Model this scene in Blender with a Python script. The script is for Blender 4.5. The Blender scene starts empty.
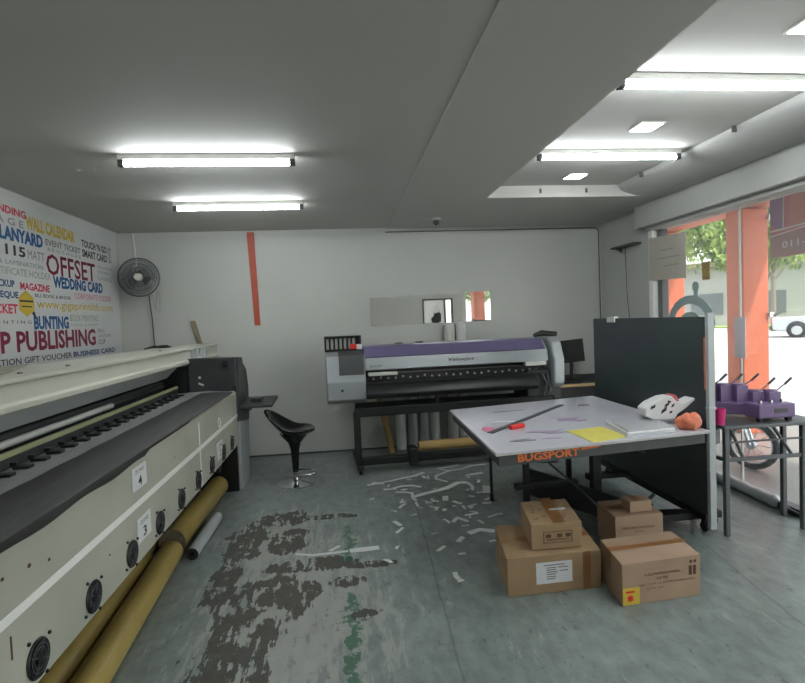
import bpy, bmesh, math, random
from mathutils import Vector, Matrix, Euler
random.seed(7)
SC = bpy.context.scene
COL = SC.collection
R = math.radians
PI = math.pi

# ------------------------------------------------------------------ materials
def lin(c):
    c = c / 255.0
    return c / 12.92 if c <= 0.04045 else ((c + 0.055) / 1.055) ** 2.4
def rgb(r, g, b): return (lin(r), lin(g), lin(b), 1.0)

def mat(name, col, rough=0.55, metal=0.0, var=0.10, scale=6.0, bump=0.0, bscale=60.0, spec=0.5, stretch=None, coat=0.0):
    m = bpy.data.materials.new(name); m.use_nodes = True
    nt = m.node_tree; N = nt.nodes; L = nt.links
    b = N['Principled BSDF']
    b.inputs['Roughness'].default_value = rough
    b.inputs['Metallic'].default_value = metal
    b.inputs['Specular IOR Level'].default_value = spec
    b.inputs['Coat Weight'].default_value = coat
    tc = N.new('ShaderNodeTexCoord'); mp = N.new('ShaderNodeMapping')
    if stretch: mp.inputs['Scale'].default_value = stretch
    L.new(tc.outputs['Object'], mp.inputs['Vector'])
    nz = N.new('ShaderNodeTexNoise'); nz.inputs['Scale'].default_value = scale; nz.inputs['Detail'].default_value = 6
    L.new(mp.outputs['Vector'], nz.inputs['Vector'])
    cr = N.new('ShaderNodeValToRGB')
    cr.color_ramp.elements[0].position = 0.3; cr.color_ramp.elements[1].position = 0.7
    c0 = [max(0, x * (1 - var)) for x in col[:3]] + [1]; c1 = [min(1, x * (1 + var)) for x in col[:3]] + [1]
    cr.color_ramp.elements[0].color = c0; cr.color_ramp.elements[1].color = c1
    L.new(nz.outputs['Fac'], cr.inputs['Fac']); L.new(cr.outputs['Color'], b.inputs['Base Color'])
    if bump:
        n2 = N.new('ShaderNodeTexNoise'); n2.inputs['Scale'].default_value = bscale; n2.inputs['Detail'].default_value = 4
        L.new(mp.outputs['Vector'], n2.inputs['Vector'])
        bp = N.new('ShaderNodeBump'); bp.inputs['Strength'].default_value = bump; bp.inputs['Distance'].default_value = 0.01
        L.new(n2.outputs['Fac'], bp.inputs['Height']); L.new(bp.outputs['Normal'], b.inputs['Normal'])
    return m

def emis(name, col, strength):
    m = bpy.data.materials.new(name); m.use_nodes = True
    nt = m.node_tree; nt.nodes.clear()
    e = nt.nodes.new('ShaderNodeEmission'); o = nt.nodes.new('ShaderNodeOutputMaterial')
    e.inputs['Color'].default_value = col; e.inputs['Strength'].default_value = strength
    nt.links.new(e.outputs[0], o.inputs[0])
    return m

def clear(name, tint=(0.95, 0.97, 0.96, 1), gloss=0.08, haze=0.0):
    m = bpy.data.materials.new(name); m.use_nodes = True
    nt = m.node_tree; nt.nodes.clear(); N = nt.nodes; L = nt.links
    t = N.new('ShaderNodeBsdfTransparent'); t.inputs['Color'].default_value = tint
    g = N.new('ShaderNodeBsdfGlossy'); g.inputs['Roughness'].default_value = 0.03
    x = N.new('ShaderNodeMixShader'); o = N.new('ShaderNodeOutputMaterial')
    lw = N.new('ShaderNodeLayerWeight'); lw.inputs['Blend'].default_value = 0.25
    mm = N.new('ShaderNodeMath'); mm.operation = 'MULTIPLY'; mm.inputs[1].default_value = gloss * 3
    ad = N.new('ShaderNodeMath'); ad.operation = 'ADD'; ad.inputs[1].default_value = gloss * 0.5; ad.use_clamp = True
    L.new(lw.outputs['Facing'], mm.inputs[0]); L.new(mm.outputs[0], ad.inputs[0]); L.new(ad.outputs[0], x.inputs[0])
    L.new(t.outputs[0], x.inputs[1]); L.new(g.outputs[0], x.inputs[2])
    if haze:
        d = N.new('ShaderNodeBsdfDiffuse'); d.inputs['Color'].default_value = (.8, .82, .84, 1)
        y = N.new('ShaderNodeMixShader'); y.inputs[0].default_value = haze
        L.new(x.outputs[0], y.inputs[1]); L.new(d.outputs[0], y.inputs[2]); L.new(y.outputs[0], o.inputs[0])
    else:
        L.new(x.outputs[0], o.inputs[0])
    return m

M = {}
M['wall'] = mat('white_wall_paint', rgb(190, 192, 187), 0.6, var=0.035, scale=1.3, bump=0.05, bscale=40)
M['ceil'] = mat('ceiling_paint', rgb(186, 187, 181), 0.75, var=0.03, scale=0.9, bump=0.04, bscale=25)
M['soffit'] = mat('soffit_paint', rgb(190, 190, 184), 0.75, var=0.03, scale=0.9, bump=0.04, bscale=25)
M['bulk'] = mat('bulkhead_paint', rgb(184, 186, 182), 0.7, var=0.04, scale=1.5)
M['cream'] = mat('cream_enamel', rgb(172, 172, 158), 0.45, var=0.10, scale=3, bump=0.03, bscale=20)
M['cream2'] = mat('cream_cover_enamel', rgb(188, 189, 176), 0.4, var=0.05, scale=3)
M['cream_dirty'] = mat('dusty_cream_enamel', rgb(150, 148, 132), 0.6, var=0.12, scale=6)
M['white_line'] = mat('white_tape', rgb(235, 235, 230), 0.5, var=0.03)
M['paper'] = mat('white_paper', rgb(214, 216, 215), 0.7, var=0.03)
M['offwhite'] = mat('offwhite_plastic', rgb(205, 206, 198), 0.45, var=0.04)
M['black'] = mat('black_plastic', rgb(24, 25, 26), 0.4, var=0.15)
M['black_gloss'] = mat('black_gloss_plastic', rgb(14, 14, 15), 0.16, var=0.1)
M['black_metal'] = mat('black_powder_coat', rgb(26, 28, 29), 0.45, var=0.15)
M['charcoal'] = mat('charcoal_housing', rgb(52, 54, 56), 0.5, var=0.12)
M['darkgrey'] = mat('dark_grey_plastic', rgb(70, 72, 73), 0.5, var=0.1)
M['deck'] = mat('grey_platen_metal', rgb(128, 128, 130), 0.45, var=0.08, stretch=(6, .4, 1))
M['vinyl'] = mat('dark_vinyl_sheet', rgb(54, 54, 53), 0.7, var=0.2, scale=4, stretch=(8, .6, 1), bump=.2, bscale=12)
M['rod'] = mat('white_rod', rgb(215, 216, 212), 0.3, var=0.04)
M['greenrail'] = mat('greenish_rail', rgb(160, 162, 122), 0.35, var=0.1)
M['yellow_tube'] = mat('yellow_kraft_tube', rgb(168, 146, 80), 0.38, var=0.14, scale=3, stretch=(3, 1, 3), coat=0.2)
M['tube_end'] = mat('cardboard_core_end', rgb(118, 106, 86), 0.8, var=0.2, scale=30)
M['gold_tube'] = mat('kraft_cardboard_tube', rgb(168, 138, 84), 0.6, var=0.1)
M['cardboard'] = mat('brown_cardboard', rgb(154, 128, 96), 0.75, var=0.09, scale=5, bump=0.05, bscale=50)
M['cardboard2'] = mat('pinkish_cardboard', rgb(162, 136, 112), 0.75, var=0.08, scale=5, bump=0.05, bscale=50)
M['tape'] = mat('brown_packing_tape', rgb(140, 98, 58), 0.3, var=0.08)
M['print_dark'] = mat('faded_print', rgb(84, 62, 46), 0.8, var=0.2)
M['print_grey'] = mat('grey_print', rgb(112, 112, 112), 0.8, var=0.1)
M['silver'] = mat('silver_plastic', rgb(158, 164, 166), 0.36, metal=0.25, var=0.05, scale=3)
M['silver_light'] = mat('pale_grey_plastic', rgb(176, 182, 184), 0.4, metal=0.1, var=0.04)
M['purple'] = mat('purple_plastic', rgb(104, 96, 130), 0.4, var=0.06)
M['purple2'] = mat('purple_powder_coat', rgb(116, 96, 136), 0.42, var=0.1)
M['chrome'] = mat('chrome', rgb(205, 207, 210), 0.14, metal=1.0, var=0.03)
M['steel'] = mat('brushed_steel', rgb(120, 122, 124), 0.35, metal=0.8, var=0.08)
M['grey_metal'] = mat('grey_painted_steel', rgb(96, 100, 102), 0.45, metal=0.3, var=0.1)
M['orange_strip'] = mat('orange_red_strip', rgb(176, 74, 50), 0.5, var=0.08)
M['orange_wall'] = mat('orange_masonry_paint', rgb(186, 96, 62), 0.6, var=0.06, scale=3)
M['orange_fab'] = mat('orange_bag_plastic', rgb(212, 120, 88), 0.45, var=0.2, scale=25, bump=.4, bscale=30)
M['pink'] = mat('pink_cup_plastic', rgb(214, 48, 122), 0.4, var=0.06)
M['red'] = mat('red_plastic', rgb(222, 44, 34), 0.4, var=0.06)
M['yellow_card'] = mat('yellow_card', rgb(206, 196, 92), 0.6, var=0.05)
M['table_green'] = mat('dark_table_surface', rgb(60, 69, 70), 0.3, var=0.1, scale=3)
M['table_side'] = mat('table_edge', rgb(62, 66, 66), 0.5, var=0.15, scale=12)
M['board'] = mat('white_foam_board', rgb(200, 200, 208), 0.22, var=0.05, scale=2, coat=.3)
M['board_edge'] = mat('foam_board_edge', rgb(185, 182, 180), 0.6, var=0.1, scale=15)
M['orange_text'] = mat('orange_lettering', rgb(222, 112, 50), 0.5, var=0.1)
M['wood'] = mat('light_wood_edge', rgb(198, 170, 122), 0.5, var=0.1, stretch=(1, 8, 8))
M['old_wood'] = mat('weathered_wood', rgb(140, 128, 104), 0.7, var=0.15, stretch=(8, 8, 1))
M['screen'] = mat('dark_screen', rgb(34, 36, 35), 0.25, var=0.08)
M['rubber'] = mat('black_rubber', rgb(24, 24, 25), 0.7, var=0.15)
M['clearplastic'] = clear('clear_plastic_film', (.9, .92, .94, 1), .2, .42)
M['glass'] = clear('shopfront_glass', (.96, .98, .97, 1), .05, .085)  # diffuse haze mixed in to lay a whitish veil over the view outside
M['canopy'] = mat('canopy_concrete', rgb(150, 130, 118), 0.8, var=0.06)
M['walk'] = mat('walkway_tiles', rgb(128, 122, 120), 0.35, var=0.1, scale=2)
M['road'] = mat('pale_asphalt', rgb(160, 160, 156), 0.9, var=0.05, scale=1)
M['grass'] = mat('grass_verge', rgb(140, 158, 90), 0.9, var=0.2, scale=3)
M['leaf'] = mat('pale_leaf', rgb(132, 156, 74), 0.55, var=0.25, scale=1.2)  # paler of two leaf greens, dealt out at random
M['leaf2'] = mat('deep_leaf', rgb(84, 108, 52), 0.55, var=0.25, scale=1.2)
M['bark'] = mat('grey_bark', rgb(120, 112, 98), 0.9, var=0.2, scale=10)
M['carwhite'] = mat('white_car_paint', rgb(176, 180, 184), 0.25, var=0.02, coat=.5)
M['carglass'] = mat('tinted_car_glass', rgb(70, 78, 82), 0.1, var=0.05)
M['alloy'] = mat('alloy_wheel', rgb(190, 192, 194), 0.3, metal=.6, var=0.05)
M['far_wall'] = mat('pale_render', rgb(150, 150, 144), 0.8, var=0.04)
M['notice'] = mat('beige_notice_paper', rgb(186, 182, 170), 0.7, var=0.05)
M['tanprint'] = mat('olive_tan_print', rgb(150, 132, 82), 0.7, var=0.1)
M['arcgrey'] = mat('grey_green_vinyl', rgb(160, 178, 176), 0.5, var=0.05)
M['b_red'] = mat('banner_red', rgb(196, 92, 96), 0.6, var=0.05)
M['b_purple'] = mat('banner_purple', rgb(140, 96, 142), 0.6, var=0.05)
M['b_orange'] = mat('banner_salmon', rgb(206, 118, 96), 0.6, var=0.05)
M['b_mauve'] = mat('banner_mauve', rgb(158, 112, 108), 0.6, var=0.05)
M['mirror'] = mat('mirror_silver', (0.86, 0.88, 0.87, 1), 0.015, metal=1.0, var=0.0)
M['tube_on'] = emis('lit_fluorescent', (0.93, 0.97, 1.0, 1), 36.0)
M['led_on'] = emis('lit_led_panel', (0.95, 0.98, 1.0, 1), 14.0)
# poster inks
for k, c in dict(maroon=(124, 34, 62), blue=(38, 92, 146), pinkred=(206, 62, 84), yellow=(206, 178, 62), dark=(62, 62, 66),
                 grey=(138, 142, 142), pink=(214, 120, 150), greengrey=(150, 160, 148), navy=(48, 74, 120)).items():
    M['ink_' + k] = mat('ink_' + k, rgb(*c), 0.6, var=0.02)

def floor_mat():
    m = bpy.data.materials.new('worn_painted_floor'); m.use_nodes = True
    nt = m.node_tree; N = nt.nodes; L = nt.links; b = N['Principled BSDF']
    geo = N.new('ShaderNodeNewGeometry'); P = geo.outputs['Position']
    def noise(scale, detail=8, stretch=(1, 1, 1), off=(0, 0, 0), rough=.6, dist=0.0):
        mp = N.new('ShaderNodeMapping'); mp.inputs['Scale'].default_value = stretch; mp.inputs['Location'].default_value = off
        L.new(P, mp.inputs['Vector'])
        n = N.new('ShaderNodeTexNoise'); n.inputs['Scale'].default_value = scale; n.inputs['Detail'].default_value = detail
        n.inputs['Roughness'].default_value = rough; n.inputs['Distortion'].default_value = dist
        L.new(mp.outputs[0], n.inputs['Vector']); return n.outputs['Fac']
    def ramp(v, a, c, ca=(0, 0, 0, 1), cb=(1, 1, 1, 1)):
        r = N.new('ShaderNodeValToRGB'); r.color_ramp.elements[0].position = a; r.color_ramp.elements[1].position = c
        r.color_ramp.elements[0].color = ca; r.color_ramp.elements[1].color = cb
        L.new(v, r.inputs['Fac']); return r.outputs['Color']
    def mth(op, a, b_, clamp=False):
        n = N.new('ShaderNodeMath'); n.operation = op; n.use_clamp = clamp
        for i, x in enumerate((a, b_)):
            if isinstance(x, (int, float)): n.inputs[i].default_value = x
            else: L.new(x, n.inputs[i])
        return n.outputs[0]
    def mix(f, a, c):
        n = N.new('ShaderNodeMix'); n.data_type = 'RGBA'
        L.new(f, n.inputs[0]) if not isinstance(f, float) else setattr(n.inputs[0], 'default_value', f)
        for i, x in ((6, a), (7, c)):
            if isinstance(x, tuple): n.inputs[i].default_value = x
            else: L.new(x, n.inputs[i])
        return n.outputs[2]
    sep = N.new('ShaderNodeSeparateXYZ'); L.new(P, sep.inputs[0]); X, Y = sep.outputs[0], sep.outputs[1]
    def blob(cx, cy, rx, ry, soft=1.0):          # elliptical wear zone
        dx = mth('DIVIDE', mth('SUBTRACT', X, cx), rx); dy = mth('DIVIDE', mth('SUBTRACT', Y, cy), ry)
        d = mth('SQRT', mth('ADD', mth('MULTIPLY', dx, dx), mth('MULTIPLY', dy, dy)), 0)
        return mth('SUBTRACT', 1.0, d, True)
    base = ramp(noise(1.1, 5), .3, .7, rgb(124, 134, 130), rgb(146, 156, 152))
    mott = ramp(noise(14, 8, (1, .5, 1)), .35, .75, (.68, .68, .68, 1), (1.10, 1.10, 1.10, 1))
    mm = N.new('ShaderNodeMix'); mm.data_type = 'RGBA'; mm.blend_type = 'MULTIPLY'; mm.inputs[0].default_value = 1
    L.new(base, mm.inputs[6]); L.new(mott, mm.inputs[7]); col = mm.outputs[2]
    # scrubbed pale streaks
    z1 = mth('MAXIMUM', blob(-.30, 2.9, .75, 1.6), mth('MULTIPLY', blob(-.55, 3.9, .5, .9), .9))
    st = noise(5, 9, (3.2, .55, 1), (3, 1, 0), .7)
    pale = ramp(mth('ADD', st, mth('MULTIPLY', z1, .30)), .60, .66)
    col = mix(mth('MULTIPLY', pale, .55), col, rgb(172, 170, 163))
    # bare dark concrete patches
    zs = None
    for bl in ((-.56, 2.55, .26, .80), (-.44, 3.02, .30, .36), (-.50, 4.24, .30, .22), (-.74, 3.85, .20, .50), (-.25, 3.40, .48, .14), (-.02, 3.14, .17, .10),
               (-.66, 2.0, .30, .7), (-.45, 3.80, .20, .36), (-.78, 3.25, .14, .40), (.12, 3.33, .22, .07), (-.15, 4.22, .32, .08), (-.28, 3.06, .14, .22), (.05, 2.75, .10, .08)):
        q = blob(*bl); zs = q if zs is None else mth('MAXIMUM', zs, q)
    n1 = noise(5.5, 10, (1, 1, 1), (1.5, 2, 0), .62, .4); n2 = noise(9, 6, (3.4, .6, 1), (0, 4, 0), .65)
    zs = mth('MULTIPLY', zs, 2.4, True)
    s = mth('ADD', mth('MULTIPLY', zs, .20), mth('ADD', mth('MULTIPLY', n1, .55), mth('MULTIPLY', n2, .55)))
    dark = ramp(s, .705, .717)
    col = mix(mth('MULTIPLY', dark, .92), col, ramp(noise(20, 5), .3, .7, rgb(62, 60, 53), rgb(80, 77, 69)))
    # small scattered chips & scuffs all over
    chips = ramp(noise(12, 9, (1.6, .7, 1), (7, 3, 0), .74), .60, .63)
    col = mix(mth('MULTIPLY', chips, .6), col, rgb(72, 76, 72))
    scf = ramp(noise(7, 9, (1.6, 4.5, 1), (2, 9, 0), .74), .60, .64)
    col = mix(mth('MULTIPLY', scf, .5), col, rgb(84, 88, 84))
    drt = blob(.75, 4.9, .9, .9)
    dd = ramp(mth('ADD', noise(9, 9, (1, 1.8, 1), (2, 2, 0), .7), mth('MULTIPLY', drt, .16)), .60, .68)
    col = mix(mth('MULTIPLY', dd, .45), col, rgb(74, 76, 70))
    # painted joints running away from the camera
    def joint(x0, slope, w, y0, y1):
        lx = mth('SUBTRACT', mth('SUBTRACT', X, x0), mth('MULTIPLY', Y, slope))
        wob = mth('MULTIPLY', mth('SUBTRACT', noise(3, 3), .5), .03)
        d = mth('ABSOLUTE', mth('ADD', lx, wob), 0)
        a = mth('LESS_THAN', d, w)
        return mth('MULTIPLY', a, mth('MULTIPLY', mth('GREATER_THAN', Y, y0), mth('LESS_THAN', Y, y1)))
    j = mth('MAXIMUM', joint(.34, .05, .006, 1, 4.4), joint(1.75, .175, .007, 1, 4.4))
    j = mth('MAXIMUM', j, joint(-1.0, .0, .005, 0, 0.1))
    col = mix(mth('MULTIPLY', j, .38), col, rgb(66, 70, 68))
    # spilled green line
    gx = mth('ABSOLUTE', mth('ADD', mth('ADD', X, .015), mth('MULTIPLY', mth('SUBTRACT', noise(4.5, 4), .5), .12)), 0)
    gn = mth('MULTIPLY', mth('SUBTRACT', noise(16, 7, (1, .8, 1), (4, 4, 0), .72), .42), .30)
    gm = mth('LESS_THAN', gx, gn)
    gy = mth('MAXIMUM', mth('MULTIPLY', mth('GREATER_THAN', Y, 3.40), mth('LESS_THAN', Y, 4.0)),
             mth('MULTIPLY', mth('GREATER_THAN', Y, 1.9), mth('LESS_THAN', Y, 3.0)))
    gm = mth('MULTIPLY', gm, gy)
    col = mix(mth('MULTIPLY', gm, .85), col, rgb(36, 96, 68))
    L.new(col, b.inputs['Base Color'])
    rg = ramp(mth('ADD', dark, mth('MULTIPLY', noise(6, 6), .3)), 0, 1.2, (.27, .27, .27, 1), (.8, .8, .8, 1))
    L.new(rg, b.inputs['Roughness'])
    bp = N.new('ShaderNodeBump'); bp.inputs['Strength'].default_value = .25; bp.inputs['Distance'].default_value = .004
    L.new(mth('SUBTRACT', noise(30, 5), dark), bp.inputs['Height']); L.new(bp.outputs[0], b.inputs['Normal'])
    return m
M['floor'] = floor_mat()

# ------------------------------------------------------------------ mesh builder
_txt = {}
def text_geo(s, bold, shear):
    k = (s, bold, shear)
    if k not in _txt:
        c = bpy.data.curves.new('t', 'FONT'); c.body = s; c.offset = bold; c.shear = shear; c.resolution_u = 2
        o = bpy.data.objects.new('t', c); COL.objects.link(o)
        me = bpy.data.meshes.new_from_object(o)
        vs = [v.co.copy() for v in me.vertices]; fs = [list(p.vertices) for p in me.polygons]
        x0 = min(v.x for v in vs); x1 = max(v.x for v in vs); y0 = min(v.y for v in vs); y1 = max(v.y for v in vs)
        vs = [((v.x - x0) / (x1 - x0), (v.y - y0) / (y1 - y0)) for v in vs]
        bpy.data.objects.remove(o); bpy.data.meshes.remove(me); bpy.data.curves.remove(c)
        _txt[k] = (vs, fs)
    return _txt[k]

class MB:
    def __init__(s): s.v = []; s.f = []; s.m = []
    def add(s, vs, fs, m=0):
        n = len(s.v); s.v += [Vector(v) for v in vs]; s.f += [[i + n for i in f] for f in fs]; s.m += [m] * len(fs); return s
    def box(s, x0, x1, y0, y1, z0, z1, m=0, T=None):
        vs = [Vector((x, y, z)) for x in (x0, x1) for y in (y0, y1) for z in (z0, z1)]
        if T: vs = [T @ v for v in vs]
        return s.add(vs, [[0, 1, 3, 2], [4, 6, 7, 5], [0, 4, 5, 1], [2, 3, 7, 6], [0, 2, 6, 4], [1, 5, 7, 3]], m)
    def hexa(s, bot, top, m=0):
        return s.add(list(bot) + list(top), [[3, 2, 1, 0], [4, 5, 6, 7], [0, 1, 5, 4], [1, 2, 6, 5], [2, 3, 7, 6], [3, 0, 4, 7]], m)
    def slab(s, quad, z0, z1, m=0):      # quad: 4 xy counterclockwise
        return s.hexa([(x, y, z0) for x, y in quad], [(x, y, z1) for x, y in quad], m)
    def prism(s, poly, axis, a, b, m=0):
        n = len(poly)
        def P(p, t):
            u, w = p
            return (t, u, w) if axis == 'x' else (u, t, w) if axis == 'y' else (u, w, t)
        vs = [P(p, a) for p in poly] + [P(p, b) for p in poly]
        fs = [list(range(n)), list(range(2 * n - 1, n - 1, -1))] + [[i, i + n, (i + 1) % n + n, (i + 1) % n] for i in range(n)]
        return s.add(vs, fs, m)
    def tube(s, pts, r, n=14, m=0, closed=False):
        pts = [Vector(p) for p in pts]; k = len(pts); rs = r if isinstance(r, (list, tuple)) else [r] * k
        rings = []; ref = None
        for i, p in enumerate(pts):
            if closed: d = pts[(i + 1) % k] - pts[i - 1]
            elif i == 0: d = pts[1] - p
            elif i == k - 1: d = p - pts[-2]
            else: d = (pts[i + 1] - p).normalized() + (p - pts[i - 1]).normalized()
            d.normalize()
            if ref is None: ref = Vector((0, 0, 1)) if abs(d.z) < .9 else Vector((1, 0, 0))
            u = d.cross(ref).normalized(); w = u.cross(d).normalized(); ref = w
            rings.append([p + (u * math.cos(2 * PI * j / n) + w * math.sin(2 * PI * j / n)) * rs[i] for j in range(n)])
        vs = [v for q in rings for v in q]; fs = []
        for i in range(k if closed else k - 1):
            a = i * n; b = ((i + 1) % k) * n
            fs += [[a + j, a + (j + 1) % n, b + (j + 1) % n, b + j] for j in range(n)]
        if not closed: fs += [list(range(n))[::-1], [(k - 1) * n + j for j in range(n)]]
        return s.add(vs, fs, m)
    def lathe(s, prof, c=(0, 0, 0), n=24, m=0, T=None, sx=1, sy=1):
        vs = []; k = len(prof)
        for r, z in prof:
            for j in range(n):
                v = Vector((r * math.cos(2 * PI * j / n) * sx, r * math.sin(2 * PI * j / n) * sy, z))
                if T: v = T @ v
                vs.append(v + Vector(c))
        fs = [[i * n + j, i * n + (j + 1) % n, (i + 1) * n + (j + 1) % n, (i + 1) * n + j] for i in range(k - 1) for j in range(n)]
        fs += [list(range(n))[::-1], [(k - 1) * n + j for j in range(n)]]
        return s.add(vs, fs, m)
    def quad(s, a, b, c, d, m=0): return s.add([a, b, c, d], [[0, 1, 2, 3]], m)
    def text(s, t, o, ux, uy, w, h, m=0, bold=0.0, shear=0.0):   # flat printed letters, o = lower left corner
        vs, fs = text_geo(t, bold, shear); o = Vector(o); ux = Vector(ux).normalized(); uy = Vector(uy).normalized()
        return s.add([o + ux * (x * w) + uy * (y * h) for x, y in vs], fs, m)
    def ball(s, c, r, n=12, k=8, m=0, T=None):
        rr = r if isinstance(r, (list, tuple)) else (r, r, r)
        vs = []; 
        for i in range(1, k):
            a = PI * i / k
            for j in range(n):
                b = 2 * PI * j / n
                v = Vector((rr[0] * math.sin(a) * math.cos(b), rr[1] * math.sin(a) * math.sin(b), -rr[2] * math.cos(a)))
                if T: v = T @ v
                vs.append(v + Vector(c))
        e0 = Vector((0, 0, -rr[2])); e1 = Vector((0, 0, rr[2]))
        if T: e0 = T @ e0; e1 = T @ e1
        vs += [e0 + Vector(c), e1 + Vector(c)]
        a0 = (k - 1) * n
        fs = [[i * n + j, i * n + (j + 1) % n, (i + 1) * n + (j + 1) % n, (i + 1) * n + j] for i in range(k - 2) for j in range(n)]
        fs += [[a0, (j + 1) % n, j] for j in range(n)] + [[a0 + 1, (k - 2) * n + j, (k - 2) * n + (j + 1) % n] for j in range(n)]
        return s.add(vs, fs, m)

def build(name, mb, mats, parent=None, bevel=0.0, smooth=False, world=False, loc=None, rz=0, seg=2, angle=35):
    if not isinstance(mats, (list, tuple)): mats = [mats]
    vs = mb.v
    if world and parent is not None:
        inv = wm(parent).inverted(); vs = [inv @ v for v in vs]
    if world and parent is None and loc is not None:
        inv = (Matrix.Translation(loc) @ Matrix.Rotation(rz, 4, 'Z')).inverted(); vs = [inv @ v for v in vs]
    me = bpy.data.meshes.new(name); me.from_pydata([tuple(v) for v in vs], [], mb.f)
    for x in mats: me.materials.append(M[x] if isinstance(x, str) else x)
    for p, i in zip(me.polygons, mb.m): p.material_index = i
    me.update()
    o = bpy.data.objects.new(name, me); COL.objects.link(o)
    if parent is not None: o.parent = parent
    elif loc is not None: o.location = loc; o.rotation_euler = (0, 0, rz)
    bm = bmesh.new(); bm.from_mesh(me); bmesh.ops.recalc_face_normals(bm, faces=bm.faces) if smooth or bevel else None; bm.to_mesh(me); bm.free()
    if smooth:
        me.shade_smooth(); me.set_sharp_from_angle(angle=R(angle))
    if bevel:
        md = o.modifiers.new('bevel', 'BEVEL'); md.width = bevel; md.segments = seg; md.limit_method = 'ANGLE'; md.angle_limit = R(40)
        md.harden_normals = False
    return o
def wm(o):
    m = Matrix.Translation(o.location) @ o.rotation_euler.to_matrix().to_4x4()
    return (wm(o.parent) @ m) if o.parent else m
def tag(o, label, cat, group=None, kind=None):
    o['label'] = label; o['category'] = cat
    if group: o['group'] = group
    if kind: o['kind'] = kind
    return o
def thing(name, label, cat, loc=(0, 0, 0), rz=0, group=None):
    o = bpy.data.objects.new(name, None); COL.objects.link(o); o.location = loc; o.rotation_euler = (0, 0, rz)
    o.empty_display_size = .1
    return tag(o, label, cat, group)
def struct(name, mb, mats, label=None, **k):
    o = build(name, mb, mats, **k); o['kind'] = 'structure'
    if label: o['label'] = label
    return o
def copy_tree(o, parent=None):
    c = o.copy(); COL.objects.link(c)
    if parent is not None: c.parent = parent
    for ch in list(o.children): copy_tree(ch, c)
    return c

# ------------------------------------------------------------------ room
XL, XR, YB, YF, ZC = -2.46, 3.28, 6.36, -1.6, 2.65
struct('floor', MB().box(XL - .15, XR + .12, YF - .15, YB + .15, -.12, 0), 'floor')
struct('wall_back', MB().box(XL - .15, XR + .15, YB, YB + .15, 0, 3.0), 'wall')
struct('wall_left', MB().box(XL - .15, XL, YF - .15, YB, 0, 3.0), 'wall')
# right wall: solid corner piece + part over the glass
struct('wall_right', MB().box(XR, XR + .15, 5.28, YB, 0, 3.0), 'wall')
# front wall with the doorway seen only in the mirror
struct('wall_front', MB().box(XL - .15, 2.22, YF - .15, YF, 0, 3.0).box(3.06, XR + .15, YF - .15, YF, 0, 3.0).box(2.22, 3.06, YF - .15, YF, 2.08, 3.0), 'soffit')
# ceiling: main slab, shallow dropped strip, raised recess at the right
RX0, RX1, RY1, ZR = 1.39, 2.72, 4.83, 2.75
cb = MB().box(XL - .15, .60, YF - .15, YB + .15, ZC, 3.0).box(.60, RX0, YF - .15, RY1, ZC - .008, 3.0, 1)
cb.box(.60, XR + .15, RY1, YB + .15, ZC - .008, 3.0, 1).box(RX0, XR + .15, YF - .15, RY1, ZR, 3.0)
struct('ceiling', cb, ['ceil', 'soffit'])
# rounded bulkhead along the shopfront, then the flat pelmet over the glass
prof = []
for i in range(13):
    a = i * PI / 2 / 12
    prof.append((RX1 - .05 + .34 * (1 - math.cos(a)), ZR - .112 * math.sin(a)))
prof += [(XR + .1, ZR - .112), (XR + .1, ZR)]
struct('trim_1', MB().prism(prof, 'y', YF, YB - .01), 'bulk', 'rounded grey bulkhead along the shopfront ceiling', smooth=True)
struct('trim_2', MB().box(3.15, 3.36, YF, 5.37, 2.41, 2.69).box(3.22, 3.40, YF, 5.28, 2.37, 2.41), 'bulk', 'flat pelmet above the shopfront glass', bevel=.004)
clips = MB()
for y in (2.1, 2.7, 3.3, 3.9, 4.4): clips.box(RX1 - .075, RX1 - .045, y, y + .012, ZR - .04, ZR)
clips.box(1.9, 1.915, RY1 - .012, RY1, ZR - .07, ZR - .03).box(2.35, 2.365, RY1 - .012, RY1, ZR - .07, ZR - .03)
struct('trim_3', clips, 'darkgrey', 'small dark clips along the ceiling recess')
# conduit along the back wall top; its corner run draws the corner shading
struct('trim_4', MB().tube([(.57, YB - .012, 2.60), (3.20, YB - .012, 2.60), (3.245, YB - .012, 2.57), (3.25, YB - .012, .02)], .007, 8), 'grey_metal', 'thin dark conduit along the back wall top, plus corner shading drawn as a line', smooth=True)
struct('trim_5', MB().tube([(-2.30, YB - .012, 2.64), (-2.27, YB - .012, 2.20)], .014, 8), 'offwhite', 'white conduit running up from the wall fan', smooth=True)
struct('baseboard_back', MB().box(XL, XR, YB - .012, YB, 0, .018), 'darkgrey')
# shopfront window
wf = struct('window_1', MB().box(3.29, 3.30, YF, 5.20, .05, 2.38), 'glass', 'full height shopfront glass')
o = build('window_frame', MB().box(3.30, 3.37, 5.13, 5.215, 0, 2.40).box(3.255, 3.345, YF, 5.28, 0, .045), 'darkgrey', wf, bevel=.004)
o = build('white_jamb', MB().box(3.245, 3.335, 5.205, 5.28, 0, 2.40), 'white_line', wf, bevel=.006)
o = build('joint', MB().box(3.288, 3.302, 4.045, 4.057, .05, 2.38), 'offwhite', wf)
o = build('clamp', MB().box(3.282, 3.289, 3.99, 4.11, 1.12, 1.46), 'clearplastic', wf)

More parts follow.
